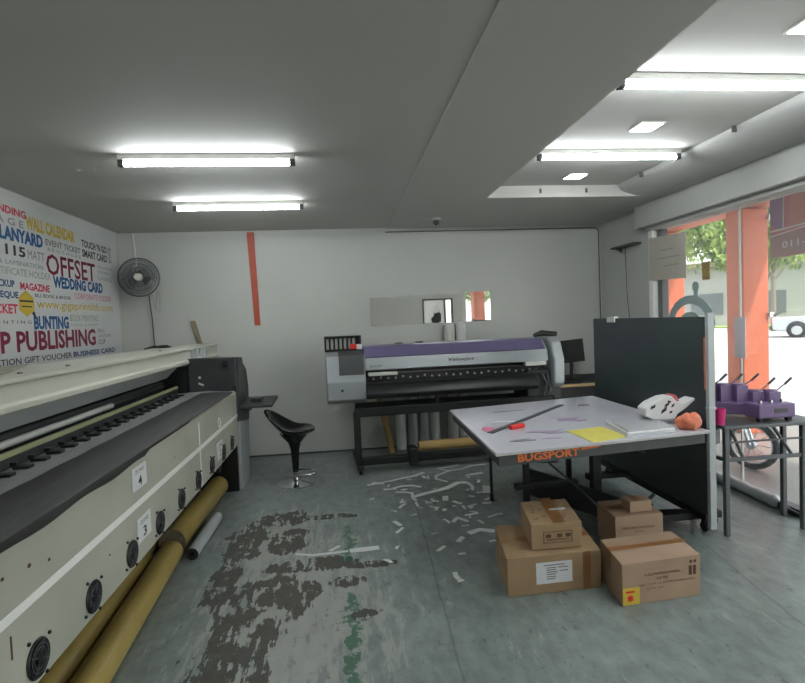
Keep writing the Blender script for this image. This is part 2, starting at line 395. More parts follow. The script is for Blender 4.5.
# front doorway (seen in the mirror)
dr = struct('door_1', MB().box(2.22, 3.06, YF - .06, YF - .05, 0, 2.08), 'glass', 'glass doorway behind the camera')
build('door_frame', MB().box(2.22, 2.26, YF - .09, YF + .01, 0, 2.08).box(3.02, 3.06, YF - .09, YF + .01, 0, 2.08).box(2.22, 3.06, YF - .09, YF + .01, 2.04, 2.08).box(2.82, 2.87, YF - .08, YF - .02, 0, 2.04), 'darkgrey', dr)
struct('wall_front_outside', MB().box(.5, 3.3, -3.9, -3.8, -.12, 3.2), 'far_wall')

# ------------------------------------------------------------------ outdoors
struct('pavement', MB().box(XR + .12, 6.3, -8, 16, -.14, -.02), 'walk', 'covered walkway floor outside the glass')
struct('street', MB().box(6.3, 60, -40, 80, -.22, -.14).box(-60, 60, 16, 90, -.23, -.15), 'road', 'pale sunlit street')
struct('verge', MB().box(30, 48, -30, 70, -.14, -.04), 'grass', 'far roadside verge')
struct('canopy', MB().box(XR + .15, 5.5, -12, 16, 3.0, 3.25), 'canopy', 'concrete canopy over the walkway')
struct('canopy_beam', MB().box(4.9, 5.25, -12, 16, 2.74, 3.0), 'orange_wall', 'orange beam along the walkway edge', bevel=.01)
struct('shop_edge', MB().box(3.34, 3.43, -8, 5.4, 2.44, 3.0), 'orange_wall', 'orange strip above the glass outside')

def pillar(x, y, w, label, d=None):
    d = d or w
    mb = MB().box(-w / 2, w / 2, -d / 2, d / 2, 0, 2.74)
    o = build('pillar', mb, 'orange_wall', loc=(x, y, -.02), bevel=.012)
    tag(o, label, 'pillar', 'orange pillars along the walkway'); return o
pillar(5.02, 6.06, .34, 'orange painted square pillar standing behind the purple mug press', .28)
pillar(5.08, 7.86, .42, 'orange painted square pillar behind the beige notice on the glass')
pillar(5.08, -6.6, .42, 'orange painted pillar seen only in the back wall mirror')
# pipe clamps beside the near pillar
for k, (z, lb) in enumerate(((2.60, 'white and black bracket at the top of the near orange pillar'), (1.42, 'white and black bracket halfway up the near orange pillar'))):
    mb = MB().box(-.03, .03, -.05, .02, -.02, .04, 0).tube([(.02, -.04, 0), (.10, -.05, .04)], .02, 8, 1)
    tag(build('bracket', mb, ['offwhite', 'darkgrey'], loc=(5.20, 5.93, z)), lb, 'bracket')

def leaf_cloud(c, rad, n, size, squash=.8, seed=1):
    rnd = random.Random(seed); mb = MB()
    for _ in range(n):
        while True:
            p = Vector((rnd.uniform(-1, 1), rnd.uniform(-1, 1), rnd.uniform(-1, 1)))
            if .25 < p.length < 1: break
        bump = .75 + .25 * math.sin(p.x * 7 + p.z * 5) * math.cos(p.y * 6)
        q = Vector((p.x * rad, p.y * rad, p.z * rad * squash)) * bump + Vector(c)
        e = Euler((rnd.uniform(0, PI), rnd.uniform(0, PI), rnd.uniform(0, PI))).to_matrix(); s = size * rnd.uniform(.6, 1.3)
        vs = [q + e @ Vector(v) * s for v in ((-1, 0, 0), (0, -.45, .1), (1, 0, 0), (0, .45, .1))]
        mb.add(vs, [[0, 1, 2, 3]], 0 if rnd.random() < .72 else 1)
    return mb
def tree(x, y, h, rad, label, seed, n=2600, trunk=.16, zc=None):
    t = thing('street_tree', label, 'tree', (x, y, -.14), 0, 'street trees across the road')
    rnd = random.Random(seed); tr = MB()
    zc = zc or h - rad * .7
    top = Vector((rnd.uniform(-.3, .3), rnd.uniform(-.3, .3), zc))
    tr.tube([(0, 0, 0), (.05, .05, zc * .45), top * .8, top], [trunk, trunk * .8, trunk * .6, trunk * .3], 10)
    for k in range(7):
        a = k * .9 + rnd.random(); b = Vector((.05, .04, zc * rnd.uniform(.45, .7)))
        e = Vector((math.cos(a) * rad * .7, math.sin(a) * rad * .7, zc + rnd.uniform(-.3, .5) * rad))
        tr.tube([b, (b + e) / 2 + Vector((0, 0, .15)), e], [trunk * .45, trunk * .3, trunk * .12], 7)
    build('trunk', tr, 'bark', t, smooth=True)
    build('foliage', leaf_cloud((top.x, top.y, zc), rad, int(n * 3.2), .075, .8, seed), ['leaf', 'leaf2'], t)
tree(8.4, -19, 5.4, 2.2, 'street tree seen only in the back wall mirror', 21, 2500, .15)
tree(9.8, 11.6, 5.2, 2.1, 'leafy street tree seen between the two orange pillars', 3, 3800, .07)
tree(30, 24.0, 8.6, 3.0, 'street tree beyond the car, cut by the right edge of the picture', 5, 3200, .13)
tree(27.5, 31.0, 9.2, 3.6, 'wide street tree with its trunk right behind the white car', 8, 3600, .16)
tree(10.6, 17.2, 6.4, 2.5, 'taller street tree farther back, left of the leafy one between the pillars', 11, 3600, .2)
bd = thing('shop_building', 'pale low building across the street behind the trees', 'building', (38, 36, -.1), R(-42))
build('wall', MB().box(-26, 26, 0, 6, 0, 5.0), 'far_wall', bd)
build('roof', MB().box(-26.6, 26.6, -.8, 6.6, 5.0, 5.4), 'tube_end', bd)
for k in range(9): build('window', MB().box(-19 + k * 4.3, -16.6 + k * 4.3, -.06, .02, 1.0, 2.8), 'grey_metal', bd)

# white pickup-like car: only its rear part enters the frame
car = thing('car', 'white car parked on the sunlit street right of the near orange pillar', 'car', (24.2, 23.6, -.14), R(-45))
# local x = length (rear at -x), y = width
body = [(-2.45, .42), (-2.5, .98), (-2.4, 1.04), (-.75, 1.06), (-.45, 1.62), (.75, 1.66), (1.35, 1.10), (2.35, .98), (2.5, .50), (2.3, .34), (-2.2, .34)]
build('body', MB().prism(body, 'y', -.85, .85), 'carwhite', car, bevel=.06, smooth=True, seg=3)
build('side_window', MB().prism([(-.62, 1.10), (-.38, 1.54), (.68, 1.57), (1.08, 1.12)], 'y', -.862, -.84).prism([(-.62, 1.10), (-.38, 1.54), (.68, 1.57), (1.08, 1.12)], 'y', .84, .862), 'carglass', car)
build('bumper', MB().box(-2.6, -2.42, -.8, .8, .38, .6), 'darkgrey', car, bevel=.03)
build('tail_light', MB().box(-2.515, -2.42, -.84, -.7, .72, .98).box(-2.515, -2.42, .7, .84, .72, .98), 'red', car)
TY = Matrix.Rotation(R(90), 3, 'X')
for x in (-1.45, 1.5):
    for y in (-.80, .80):
        w = build('wheel', MB().lathe([(.2, -.11), (.33, -.11), (.37, -.07), (.37, .07), (.33, .11), (.2, .11)], (x, y, .37), 26, 0, TY), 'rubber', car, smooth=True)
        hb = MB().lathe([(.04, -.125), (.22, -.118), (.235, -.10), (.235, .10), (.22, .118), (.04, .125)], (x, y, .37), 26, 0, TY)
        build('hubcap', hb, 'alloy', w, smooth=True)
    build('wheel_arch', MB().lathe([(.1, -.864), (.43, -.864), (.43, .864), (.1, .864)], (x, 0, .40), 26, 0, TY), 'black', car, smooth=True)

# moped outside, mostly hidden by the purple press
mo = thing('moped', 'small dark moped parked outside, wheel visible under the folding table', 'motorcycle', (3.66, 5.02, -.02), R(-62))
def wheel(x):
    tp = [(x + .25 * math.cos(a), 0, .28 + .25 * math.sin(a)) for a in [2 * PI * i / 30 for i in range(30)]]
    w = build('wheel', MB().tube(tp, .032, 10, closed=True), 'rubber', mo, smooth=True)
    rim = MB().tube([(x + .215 * math.cos(2 * PI * i / 30), 0, .28 + .215 * math.sin(2 * PI * i / 30)) for i in range(30)], .012, 8, closed=True)
    for k in range(10):
        a = 2 * PI * k / 10; rim.tube([(x, 0, .28), (x + .21 * math.cos(a), 0, .28 + .21 * math.sin(a))], .005, 5)
    rim.lathe([(.05, -.04), (.05, .04)], (x, 0, .28), 14, 0, TY)
    build('rim', rim, 'alloy', w, smooth=True)
wheel(.52); wheel(-.52); mo.scale = (.84, .84, .84)
build('fork', MB().tube([(.52, .05, .28), (.36, .05, .78)], .018).tube([(.52, -.05, .28), (.36, -.05, .78)], .018), 'chrome', mo, smooth=True)
build('frame', MB().tube([(.36, 0, .76), (.15, 0, .42), (-.25, 0, .40), (-.52, 0, .28)], .03).box(-.14, .14, -.09, .09, .22, .42).tube([(-.25, 0, .4), (-.3, 0, .68)], .025), 'charcoal', mo, smooth=True)
build('saddle', MB().prism([(-.6, .66), (-.58, .74), (-.3, .72), (-.02, .74), (.02, .66)], 'y', -.11, .11), 'black', mo, bevel=.03, smooth=True)
build('handlebar', MB().tube([(.30, -.22, .80), (.36, -.1, .77), (.36, .1, .77), (.30, .22, .80)], .014), 'black', mo, smooth=True)
fd = [(.52 + .30 * math.cos(a), .28 + .30 * math.sin(a)) for a in [R(x) for x in range(30, 151, 15)]]
fd += [(.52 + .285 * math.cos(a), .28 + .285 * math.sin(a)) for a in [R(x) for x in range(150, 29, -15)]]
build('fender', MB().prism(fd, 'y', -.045, .045), 'darkgrey', mo, smooth=True)

# banner hanging outside, upper right
bn = thing('banner', 'red and purple shop banner hanging outside at the upper right', 'banner', (4.0, 4.53, 1.98))
bb = MB().box(-.006, .006, -1.3, 0, 0, .62, 0)
bb.add([(-.008, 0, .30), (-.008, 0, .62), (-.008, -.16, .62), (-.008, -.14, .24)], [[0, 1, 2, 3]], 1)
bb.add([(-.0085, -.25, .62), (-.0085, -1.3, .62), (-.0085, -1.3, .32), (-.0085, -.2, .25)], [[0, 1, 2, 3]], 2)
bb.add([(-.009, 0, 0), (-.009, 0, .19), (-.009, -1.3, .27), (-.009, -1.3, .03)], [[0, 1, 2, 3]], 3)
build('cloth', bb, ['b_red', 'b_purple', 'b_orange', 'b_mauve'], bn)
ln = MB().quad((-.012, -.005, .235), (-.012, -.005, .25), (-.012, -1.3, .30), (-.012, -1.3, .285)).quad((-.012, -.005, .19), (-.012, -.005, .2), (-.012, -1.3, .34), (-.012, -1.3, .325))
ln.quad((-.012, -.145, .26), (-.012, -.157, .26), (-.012, -.165, .56), (-.012, -.155, .56))
ln.text('011-11 309', (-.013, -.14, .075), (0, -1, .03), (0, 0, 1), .62, .06)
build('lettering', ln, 'white_line', bn)
build('cord', MB().tube([(0, -.01, .62), (0, -.01, 1.02)], .004, 6).tube([(0, -1.2, .62), (0, -1.2, 1.02)], .004, 6), 'offwhite', bn)

# notices and decals on the glass
o = build('notice', MB().hexa([(-.004, 0, .02), (-.004, -.60, -.0), (0, -.60, -.0), (0, 0, .02)], [(-.004, 0, .46), (-.004, -.60, .43), (0, -.60, .43), (0, 0, .46)]), 'notice', loc=(3.247, 5.265, 1.835))
tag(o, 'beige paper notice taped over the white window jamb at the corner', 'notice')
nt = MB()
for z, y0, y1 in ((.30, -.2, -.42), (.22, -.15, -.5), (.14, -.25, -.5)): nt.box(-.0055, -.004, y1, y0, z, z + .012)
build('print', nt, 'ink_greengrey', o)
o = build('sticker', MB().box(-.003, 0, -.10, 0, 0, .16), 'tanprint', loc=(3.288, 4.50, 1.80))
tag(o, 'small olive and tan sticker on the glass between the pillars', 'sticker')
arc = MB(); pts = []
ri, ro = .205, .285
for i in range(25):
    a = PI * i / 24; pts.append((-.0 + ro * 1.2 * math.cos(a), ro * math.sin(a)))
for i in range(25):
    a = PI * (24 - i) / 24; pts.append((ri * 1.2 * math.cos(a), ri * math.sin(a)))
arc.prism(pts, 'x', -.004, 0)
sub = [(.17 * math.cos(PI * i / 16), .13 * math.sin(PI * i / 16) - .0) for i in range(17)] + [(.12 * math.cos(PI * (16 - i) / 16), .085 * math.sin(PI * (16 - i) / 16)) for i in range(17)]
arc.prism(sub, 'x', -.004, 0)
arc.box(-.006, -.0045, -.12, -.06, .27, .36).lathe([(.05, -.001), (.05, .001)], (-.0075, -.09, .36), 16, 0, Matrix.Rotation(R(90), 3, 'Y'))
o = build('emblem', arc, 'arcgrey', loc=(3.288, 4.68, 1.385)); tag(o, 'grey green arch-shaped emblem on the glass above the upright panel', 'sticker')

# ------------------------------------------------------------------ ceiling lights
def tube_light(x0, x1, y, z, label):
    L_ = x1 - x0
    t = thing('tube_light', label, 'ceiling light', (x0, y, z), 0, 'fluorescent tube battens')
    build('batten', MB().box(0, L_, -.022, .022, -.035, 0), 'offwhite', t, bevel=.004)
    build('end_cap', MB().box(.0, .035, -.02, .02, -.075, -.03), 'darkgrey', t, bevel=.004)
    build('end_cap', MB().box(L_ - .035, L_, -.02, .02, -.075, -.03), 'darkgrey', t, bevel=.004)
    build('tube', MB().tube([(.035, 0, -.058), (L_ - .035, 0, -.058)], .0145, 14), 'tube_on', t, smooth=True)
tube_light(-1.34, -.25, 3.54, ZC, 'lit fluorescent tube on the left ceiling, the one nearer the camera')
tube_light(-1.41, -.29, 4.87, ZC, 'lit fluorescent tube on the left ceiling, the one nearer the back wall')
tube_light(1.445, 2.62, 2.59, ZR, 'lit fluorescent tube in the ceiling recess nearest the camera')
tube_light(1.48, 2.60, 3.79, ZR, 'lit fluorescent tube in the ceiling recess between two square downlights')
tube_light(1.445, 2.62, 1.35, ZR, 'added fill tube in the ceiling recess, unseen above the frame')  # out-of-view tube put in to brighten the room
tube_light(-1.34, -.25, .5, ZC, 'added fill tube on the left ceiling, unseen above the frame')  # second added tube, out of view, for more interior light
def downlight(x, y, label):
    t = thing('downlight', label, 'ceiling light', (x, y, ZR), 0, 'square recessed downlights')
    build('bezel', MB().box(-.085, .085, -.085, .085, -.008, 0), 'offwhite', t, bevel=.003)
    build('diffuser', MB().box(-.072, .072, -.072, .072, -.0105, -.0065), 'led_on', t)
downlight(2.04, 3.31, 'square lit downlight between the two right-hand tubes')
downlight(2.10, 4.50, 'square lit downlight nearest the back wall')
downlight(2.08, 2.10, 'square lit downlight cut by the right edge of the picture')
# ceiling camera
cc = thing('security_camera', 'small dome security camera on the ceiling near the back wall', 'camera', (1.08, 5.75, ZC - .008))
build('base', MB().lathe([(.052, 0), (.052, -.02), (.03, -.03)], n=20), 'offwhite', cc, smooth=True)
build('dome', MB().ball((0, 0, -.04), (.036, .036, .034), 16, 10), 'darkgrey', cc, smooth=True)
build('lens', MB().lathe([(.012, -.072), (.012, -.078)], n=12), 'black_gloss', cc)
build('cable', MB().tube([(-.05, 0, -.008), (-.12, .01, -.006), (-.16, .1, -.006)], .004, 6), 'offwhite', cc)

# ------------------------------------------------------------------ back wall items
o = build('orange_strip', MB().hexa([(-1.0, YB - .02, 1.55), (-.935, YB - .02, 1.55), (-.935, YB, 1.55), (-1.0, YB, 1.55)], [(-1.04, YB - .02, 2.63), (-.96, YB - .02, 2.63), (-.96, YB, 2.63), (-1.04, YB, 2.63)]), 'orange_strip', world=True, loc=(-1.0, YB, 1.55), bevel=.003)
tag(o, 'narrow orange-red strip running down the white back wall from the ceiling', 'strip')
mr = build('wall_mirror', MB().hexa([(0, 0, 0), (1.47, 0, .012), (1.47, .008, .012), (0, .008, 0)], [(0, 0, .335), (1.47, 0, .375), (1.47, .008, .375), (0, .008, .335)]), 'mirror', loc=(.36, YB - .009, 1.485))
tag(mr, 'long frameless mirror strip on the white back wall above the printer', 'mirror')
# wall fan
fn = thing('wall_fan', 'round grey wall fan in the back left corner', 'fan', (-2.15, 6.34, 2.09))
build('bracket', MB().box(-.05, .05, -.03, .015, -.14, .02).tube([(0, -.02, -.06), (0, -.12, -.02), (0, -.17, .02)], .022, 10), 'offwhite', fn, smooth=True)
TF = Matrix.Rotation(R(90), 3, 'X') ; TFt = Matrix.Rotation(R(10), 3, 'Z') @ TF
build('motor', MB().lathe([(.03, -.08), (.075, -.06), (.085, 0), (.06, .05)], (0, -.20, .03), 20, 0, TFt), 'darkgrey', fn, smooth=True)
cage = MB(); cc0 = Vector((0, -.29, .03)); nrm = TFt @ Vector((0, 0, 1)); u = TFt @ Vector((1, 0, 0)); v = TFt @ Vector((0, 1, 0))
def ring(c, r, t): cage.tube([c + (u * math.cos(2 * PI * i / 36) + v * math.sin(2 * PI * i / 36)) * r for i in range(36)], t, 6, closed=True)
ring(cc0, .205, .009); ring(cc0 + nrm * .05, .15, .003); ring(cc0 - nrm * .05, .15, .003); ring(cc0 + nrm * .035, .18, .003); ring(cc0 + nrm * .045, .10, .003)
for k in range(72):
    a = 2 * PI * k / 56; d = u * math.cos(a) + v * math.sin(a)
    cage.tube([cc0 + nrm * .06 + d * .05, cc0 + nrm * .05 + d * .15, cc0 + nrm * .03 + d * .185, cc0 + d * .205], .0022, 4)
    cage.tube([cc0 - nrm * .06 + d * .05, cc0 - nrm * .05 + d * .15, cc0 - nrm * .03 + d * .185, cc0 + d * .205], .0022, 4)
build('cage', cage, 'grey_metal', fn)
for k in range(3):
    a0 = 2 * PI * k / 3 + .6; bl = MB(); P1 = []; 
    for i in range(7):
        for j in range(2):
            r = (.05 + .13 * i / 6); a = a0 + (j - .5) * (1.25 - .1 * i) 
            P1.append(cc0 + (u * math.cos(a) + v * math.sin(a)) * r + nrm * (.022 * (j * 2 - 1)))
    bl.add([p + nrm * .001 for p in P1] + [p - nrm * .001 for p in P1], [[2 * i, 2 * i + 1, 2 * i + 3, 2 * i + 2] for i in range(6)] + [[14 + 2 * i, 14 + 2 * i + 2, 14 + 2 * i + 3, 14 + 2 * i + 1] for i in range(6)])
    build('blade', bl, 'silver', fn, smooth=True)
build('hub', MB().lathe([(.04, -.02), (.042, .055), (.036, .066), (.01, .07)], tuple(cc0), 20, 0, TFt), 'offwhite', fn, smooth=True)
build('cord', MB().tube([(-.0, -.02, -.15), (.02, -.02, -.4), (.03, -.015, -.75)], .006, 6), 'darkgrey', fn)
build('pull_cord', MB().tube([(.10, -.02, -.10), (.06, -.02, -.3), (.11, -.02, -.36), (.12, -.02, -.12)], .0025, 5), 'grey_metal', fn)
# dark shelf on the right wall
sh = thing('wall_shelf', 'thin dark shelf on the right wall beside the shopfront corner', 'shelf', (3.28, 5.56, 2.27))
build('plate', MB().box(-.10, 0, -.10, .38, 0, .02), 'darkgrey', sh)
build('cable', MB().tube([(-.02, .2, 0), (-.02, .18, -.5), (-.02, .12, -.95)], .004, 6), 'darkgrey', sh)
build('bracket', MB().prism([(0, 0), (-.08, 0), (0, -.05)], 'y', .3, .31), 'darkgrey', sh)

# ------------------------------------------------------------------ lettered poster on the left wall
po = thing('wall_poster', 'large white poster of printing-shop words on the left wall', 'poster', (XL, 3.1, 1.25))
M['poster_paper'] = mat('poster_sheet', rgb(204, 206, 206), .6, var=.02)
build('sheet', MB().box(XL, XL + .006, 3.05, 6.27, 1.25, 2.643), 'poster_paper', po, world=True)
W = [  # text, y0, y1, z0, z1, ink, boldness
 ('BRANDING', 4.02, 4.57, 2.465, 2.525, 'pinkred', .02), ('I M A G E', 3.98, 4.53, 2.385, 2.44, 'grey', .01), ('WALL CALENDAR', 4.56, 5.34, 2.39, 2.50, 'yellow', .03),
 ('LANYARD', 4.22, 4.79, 2.265, 2.37, 'blue', .03), ('11115', 4.08, 4.53, 2.155, 2.235, 'dark', .02), ('MATT', 4.56, 4.80, 2.155, 2.225, 'grey', 0),
 ('EVENT TICKET', 4.83, 5.44, 2.30, 2.355, 'grey', .02), ('B R O C H U R E', 4.86, 5.44, 2.255, 2.285, 'grey', .0),
 ("TOUCH 'N GO", 5.47, 6.02, 2.375, 2.45, 'dark', .02), ('SMART CARD', 5.47, 6.02, 2.28, 2.355, 'dark', .02), ('PLASTIC', 6.05, 6.12, 2.28, 2.45, 'dark', .0),
 ('OFFSET', 4.82, 5.72, 2.05, 2.235, 'maroon', .01), ('HOLOGRAM', 5.78, 6.12, 2.20, 2.23, 'grey', 0), ('STICKER', 5.78, 6.05, 2.15, 2.18, 'grey', 0), ('LABEL', 5.78, 6.12, 2.08, 2.12, 'greengrey', 0),
 ('FILE & LAMINATION', 4.02, 4.77, 2.085, 2.12, 'grey', .0), ('CERTIFICATE HOLDER', 4.05, 4.88, 2.005, 2.06, 'greengrey', .0),
 ('MOCKUP', 4.05, 4.36, 1.91, 1.965, 'navy', .02), ('CHEQUE', 4.05, 4.40, 1.82, 1.88, 'navy', .02), ('MAGAZINE', 4.43, 4.85, 1.90, 1.96, 'pinkred', .02),
 ('WEDDING CARD', 4.91, 5.87, 1.945, 2.05, 'blue', .03), ('BILL BOOK & BINDER', 4.62, 5.20, 1.852, 1.88, 'dark', .0), ('CORPORATE FOLDER', 5.27, 6.05, 1.865, 1.92, 'pink', .0),
 ('www.gigaprintlltb.com', 4.64, 6.08, 1.74, 1.835, 'yellow', .004), ('JACKET', 4.0, 4.38, 1.69, 1.785, 'pinkred', .02),
 ('BUNTING', 4.58, 5.13, 1.585, 1.70, 'blue', .03), ('P R I N T I N G', 4.0, 4.55, 1.635, 1.66, 'dark', .0), ('BOOK PRINTING', 5.16, 5.72, 1.655, 1.715, 'greengrey', .0),
 ('DIGITAL & OFFSET', 5.16, 5.72, 1.61, 1.63, 'greengrey', .0), ('DTP PUBLISHING', 3.82, 5.64, 1.415, 1.58, 'maroon', .02),
 ('BILL', 5.70, 5.86, 1.545, 1.58, 'grey', 0), ('CALENDAR', 5.70, 6.0, 1.49, 1.525, 'grey', 0), ('CUP', 5.70, 5.86, 1.42, 1.47, 'dark', 0),
 ('STATION GIFT VOUCHER', 3.95, 5.15, 1.325, 1.375, 'dark', .01), ('BUSINESS CARD', 5.18, 6.08, 1.325, 1.375, 'navy', .02)]
inks = {}
for t_, y0, y1, z0, z1, ink, bd_ in W:
    inks.setdefault(ink, MB()).text(t_, (XL + .0075, y0, z0), (0, 1, 0), (0, 0, 1), y1 - y0, z1 - z0, 0, bd_ * 1.6)
for k, mb in inks.items(): build('lettering', mb, 'ink_' + k, po, world=True)['label'] = 'lettering in one ink'
ic = MB().prism([(4.40, 1.74), (4.50, 1.69), (4.60, 1.74), (4.60, 1.84), (4.50, 1.90), (4.40, 1.84)], 'x', XL + .006, XL + .0075, 0)
ic.prism([(4.43, 1.765), (4.57, 1.765), (4.57, 1.775), (4.43, 1.775)], 'x', XL + .007, XL + .008, 1).prism([(4.41, 1.805), (4.59, 1.805), (4.59, 1.82), (4.41, 1.82)], 'x', XL + .007, XL + .008, 1)
ic.prism([(4.56, 1.72), (4.63, 1.66), (4.60, 1.735)], 'x', XL + .007, XL + .008, 1)
build('icon', ic, ['ink_yellow', 'ink_dark'], po, world=True)

# ------------------------------------------------------------------ large format printer along the left wall
bp_ = thing('large_format_printer', 'very long cream large-format printer along the left wall', 'printer', (-1.55, 3.0, 0))
Y0, Y1 = .35, 5.06
fp = build('front_panel', MB().prism([(-1.0, .45), (-1.0, .935), (-1.015, .95), (-1.07, .95), (-1.04, .90), (-1.04, .47), (-1.12, .45)], 'y', Y0, Y1), 'cream', bp_, world=True, bevel=.004)
st = MB().box(-1.0, -.9975, Y0, Y1, .708, .738)
build('stripe', st, 'white_line', fp, world=True)
st = MB().box(-1.0, -.9972, 3.735, 3.755, .46, .90)
build('seam_line', st, 'white_line', fp, world=True)
TX = Matrix.Rotation(R(90), 3, 'Y')
for i in range(10):
    y = [1.38, 1.76, 2.14, 2.52, 2.90, 3.28, 3.66, 4.04, 4.43, 4.77][i]
    g = MB()
    g.lathe([(.0, -.002), (.058, -.002), (.062, .004), (.058, .009), (.052, .005), (.02, .004), (.018, .012), (.001, .013)], (-1.0, y, .527), 26, 0, TX)
    for r in (.032, .044): g.tube([(-.991, y + r * math.cos(2 * PI * k / 24), .527 + r * math.sin(2 * PI * k / 24)) for k in range(24)], .0018, 5, 1, closed=True)
    for k in range(4):
        a = PI / 4 + k * PI / 2 + .3; g.tube([(-.990, y + .018 * math.cos(a), .527 + .018 * math.sin(a)), (-.992, y + .06 * math.cos(a), .527 + .06 * math.sin(a))], .002, 5, 1)
        a = PI / 2 * k + .55
        g.ball((-.997, y + .082 * math.cos(a), .527 + .082 * math.sin(a)), .0065, 8, 6)
    build('fan_grille', g, ['black', 'darkgrey'], fp, world=True, smooth=True)
def plate(y0, y1, z0, z1, num, arrow=False):
    o = build('number_label', MB().box(-1.0, -.9968, y0, y1, z0, z1, 0), 'paper', fp, world=True)
    d = MB(); w = y1 - y0; h = z1 - z0
    d.text(num, (-.9962, y0 + w * .38, z0 + h * .12), (0, 1, 0), (0, 0, 1), w * .26, h * .42, 0, .02)
    d.text('ZONE', (-.9962, y0 + w * .2, z0 + h * .70), (0, 1, 0), (0, 0, 1), w * .6, h * .17)
    build('number', d, 'print_dark' if False else 'black', o, world=True)
plate(2.57, 2.75, .79, .90, '4'); plate(2.60, 2.77, .535, .65, '3'); plate(4.22, 4.42, .51, .64, '2')
d = MB().tube([(-.997, 4.33 + .05 * math.cos(2 * PI * k / 20), .79 + .035 * math.sin(2 * PI * k / 20)) for k in range(20)], .004, 5, closed=True)
build('round_mark', d, 'white_line', fp, world=True)
sc_ = MB()
for y, z, s in ((1.75, .83, .01), (1.62, .85, .008), (2.3, .62, .006), (3.2, .80, .006), (1.86, .80, .008)): sc_.ball((-.999, y, z), (.002, s, s * .7), 8, 6)
sc_.box(-1.0, -.9985, 1.635, 1.642, .60, .67)
build('scuff', sc_, 'print_dark', fp, world=True)
# body beam below the deck and legs
build('beam', MB().box(-2.05, -1.12, Y0, Y1 + .05, .45, .90), 'charcoal', bp_, world=True)
for y in (.8, 3.0): build('leg', MB().box(-1.98, -1.55, y, y + .12, 0, .45), 'charcoal', bp_, world=True, bevel=.01)
# deck
build('platen', MB().prism([(-1.07, .90), (-1.07, .95), (-1.24, .962), (-1.42, .958), (-1.60, .95), (-2.0, .95), (-2.0, .90)], 'y', Y0, Y1), 'deck', bp_, world=True)
rnd = random.Random(2); vs = []
n = 60
for i in range(n + 1):
    y = .4 + (4.9 - .4) * i / n
    xo = -1.006 - (.006 + .006 * math.sin(y * 3))
    if y > 3.4: xo -= .02
    xi = -1.27 + .003 * math.sin(i * 1.3)
    dz = .925 + .006 * math.sin(i * .9) if y < 2.75 else (.945 if y < 3.5 else .955)
    vs += [(-.992, y, dz), (-.995, y, .958), (-1.012, y, .9655), ((xo + xi) / 2, y, .9655), (xi, y, .9655)]
sh_ = MB().add(vs, [[5 * i + j, 5 * i + j + 1, 5 * i + 6 + j, 5 * i + 5 + j] for i in range(n) for j in range(4)])
mo_ = build('media_sheet', sh_, 'vinyl', bp_, world=True, smooth=True); sd = mo_.modifiers.new('s', 'SOLIDIFY'); sd.thickness = .003
pm_ = None
for k in range(32):
    y = .6 + k * .135
    if pm_ is None: pm_ = build('pinch_roller', MB().box(-.035, .035, 0, .045, 0, .014).box(-.05, -.02, .01, .035, .008, .03), 'black', bp_, bevel=.003)
    else:
        q_ = pm_.copy(); COL.objects.link(q_); pm_ = q_
    pm_.location = (-1.43 + 1.55, y - 3.0, .958)
build('guide_rail', MB().prism([(-1.495, 1.005), (-1.495, 1.023), (-1.51, 1.03), (-1.525, 1.023), (-1.525, 1.005)], 'y', Y0, 5.0), 'greenrail', bp_, world=True, bevel=.003)
build('white_rod', MB().tube([(-1.60, Y0, 1.036), (-1.60, 3.85, 1.036)], .019, 14), 'rod', bp_, world=True, smooth=True)
build('rail_support', MB().box(-1.54, -1.50, Y0, 5.0, .955, 1.005), 'charcoal', bp_, world=True)
build('carriage_beam', MB().box(-1.72, -1.62, Y0, 5.0, .96, 1.08).box(-1.80, -1.72, Y0, 5.06, .95, 1.34), 'charcoal', bp_, world=True, bevel=.006)
build('beam_rail', MB().box(-1.625, -1.605, Y0, 5.0, 1.03, 1.038), 'steel', bp_, world=True)
# hinged cover
cv = build('cover', MB().prism([(-1.415, 1.215), (-1.40, 1.225), (-1.40, 1.25), (-1.415, 1.26), (-1.425, 1.335), (-1.405, 1.345), (-1.405, 1.362), (-1.44, 1.366), (-1.79, 1.372), (-1.79, 1.35), (-1.47, 1.34), (-1.45, 1.25)], 'y', Y0, 6.25), 'cream2', bp_, world=True, bevel=.003)
build('inner_flap', MB().hexa([(-1.455, Y0, 1.24), (-1.455, 5.04, 1.24), (-1.465, 5.04, 1.24), (-1.465, Y0, 1.24)], [(-1.60, Y0, 1.10), (-1.60, 5.04, 1.10), (-1.61, 5.04, 1.10), (-1.61, Y0, 1.10)]), 'silver_light', bp_, world=True)
build('cover_bolt', MB().lathe([(.012, 0), (.012, .008)], (-1.50, 3.1, 1.368), 12).lathe([(.012, 0), (.012, .008)], (-1.50, 2.66, 1.368), 12).lathe([(.01, 0), (.01, .008)], (-1.50, 4.6, 1.368), 12), 'cream_dirty', cv, world=True)
build('dusty_top_plate', MB().slab([(-1.43, 2.30), (-1.79, 3.25), (-1.80, Y0), (-1.43, Y0)], 1.374, 1.384), 'cream_dirty', bp_, world=True)
bl = MB()
for k in range(4): bl.box(-1.42 , -1.40, 5.18 + k * .16, 5.24 + k * .16, 1.25, 1.345)
build('cover_stay', bl, 'silver_light', bp_, world=True)
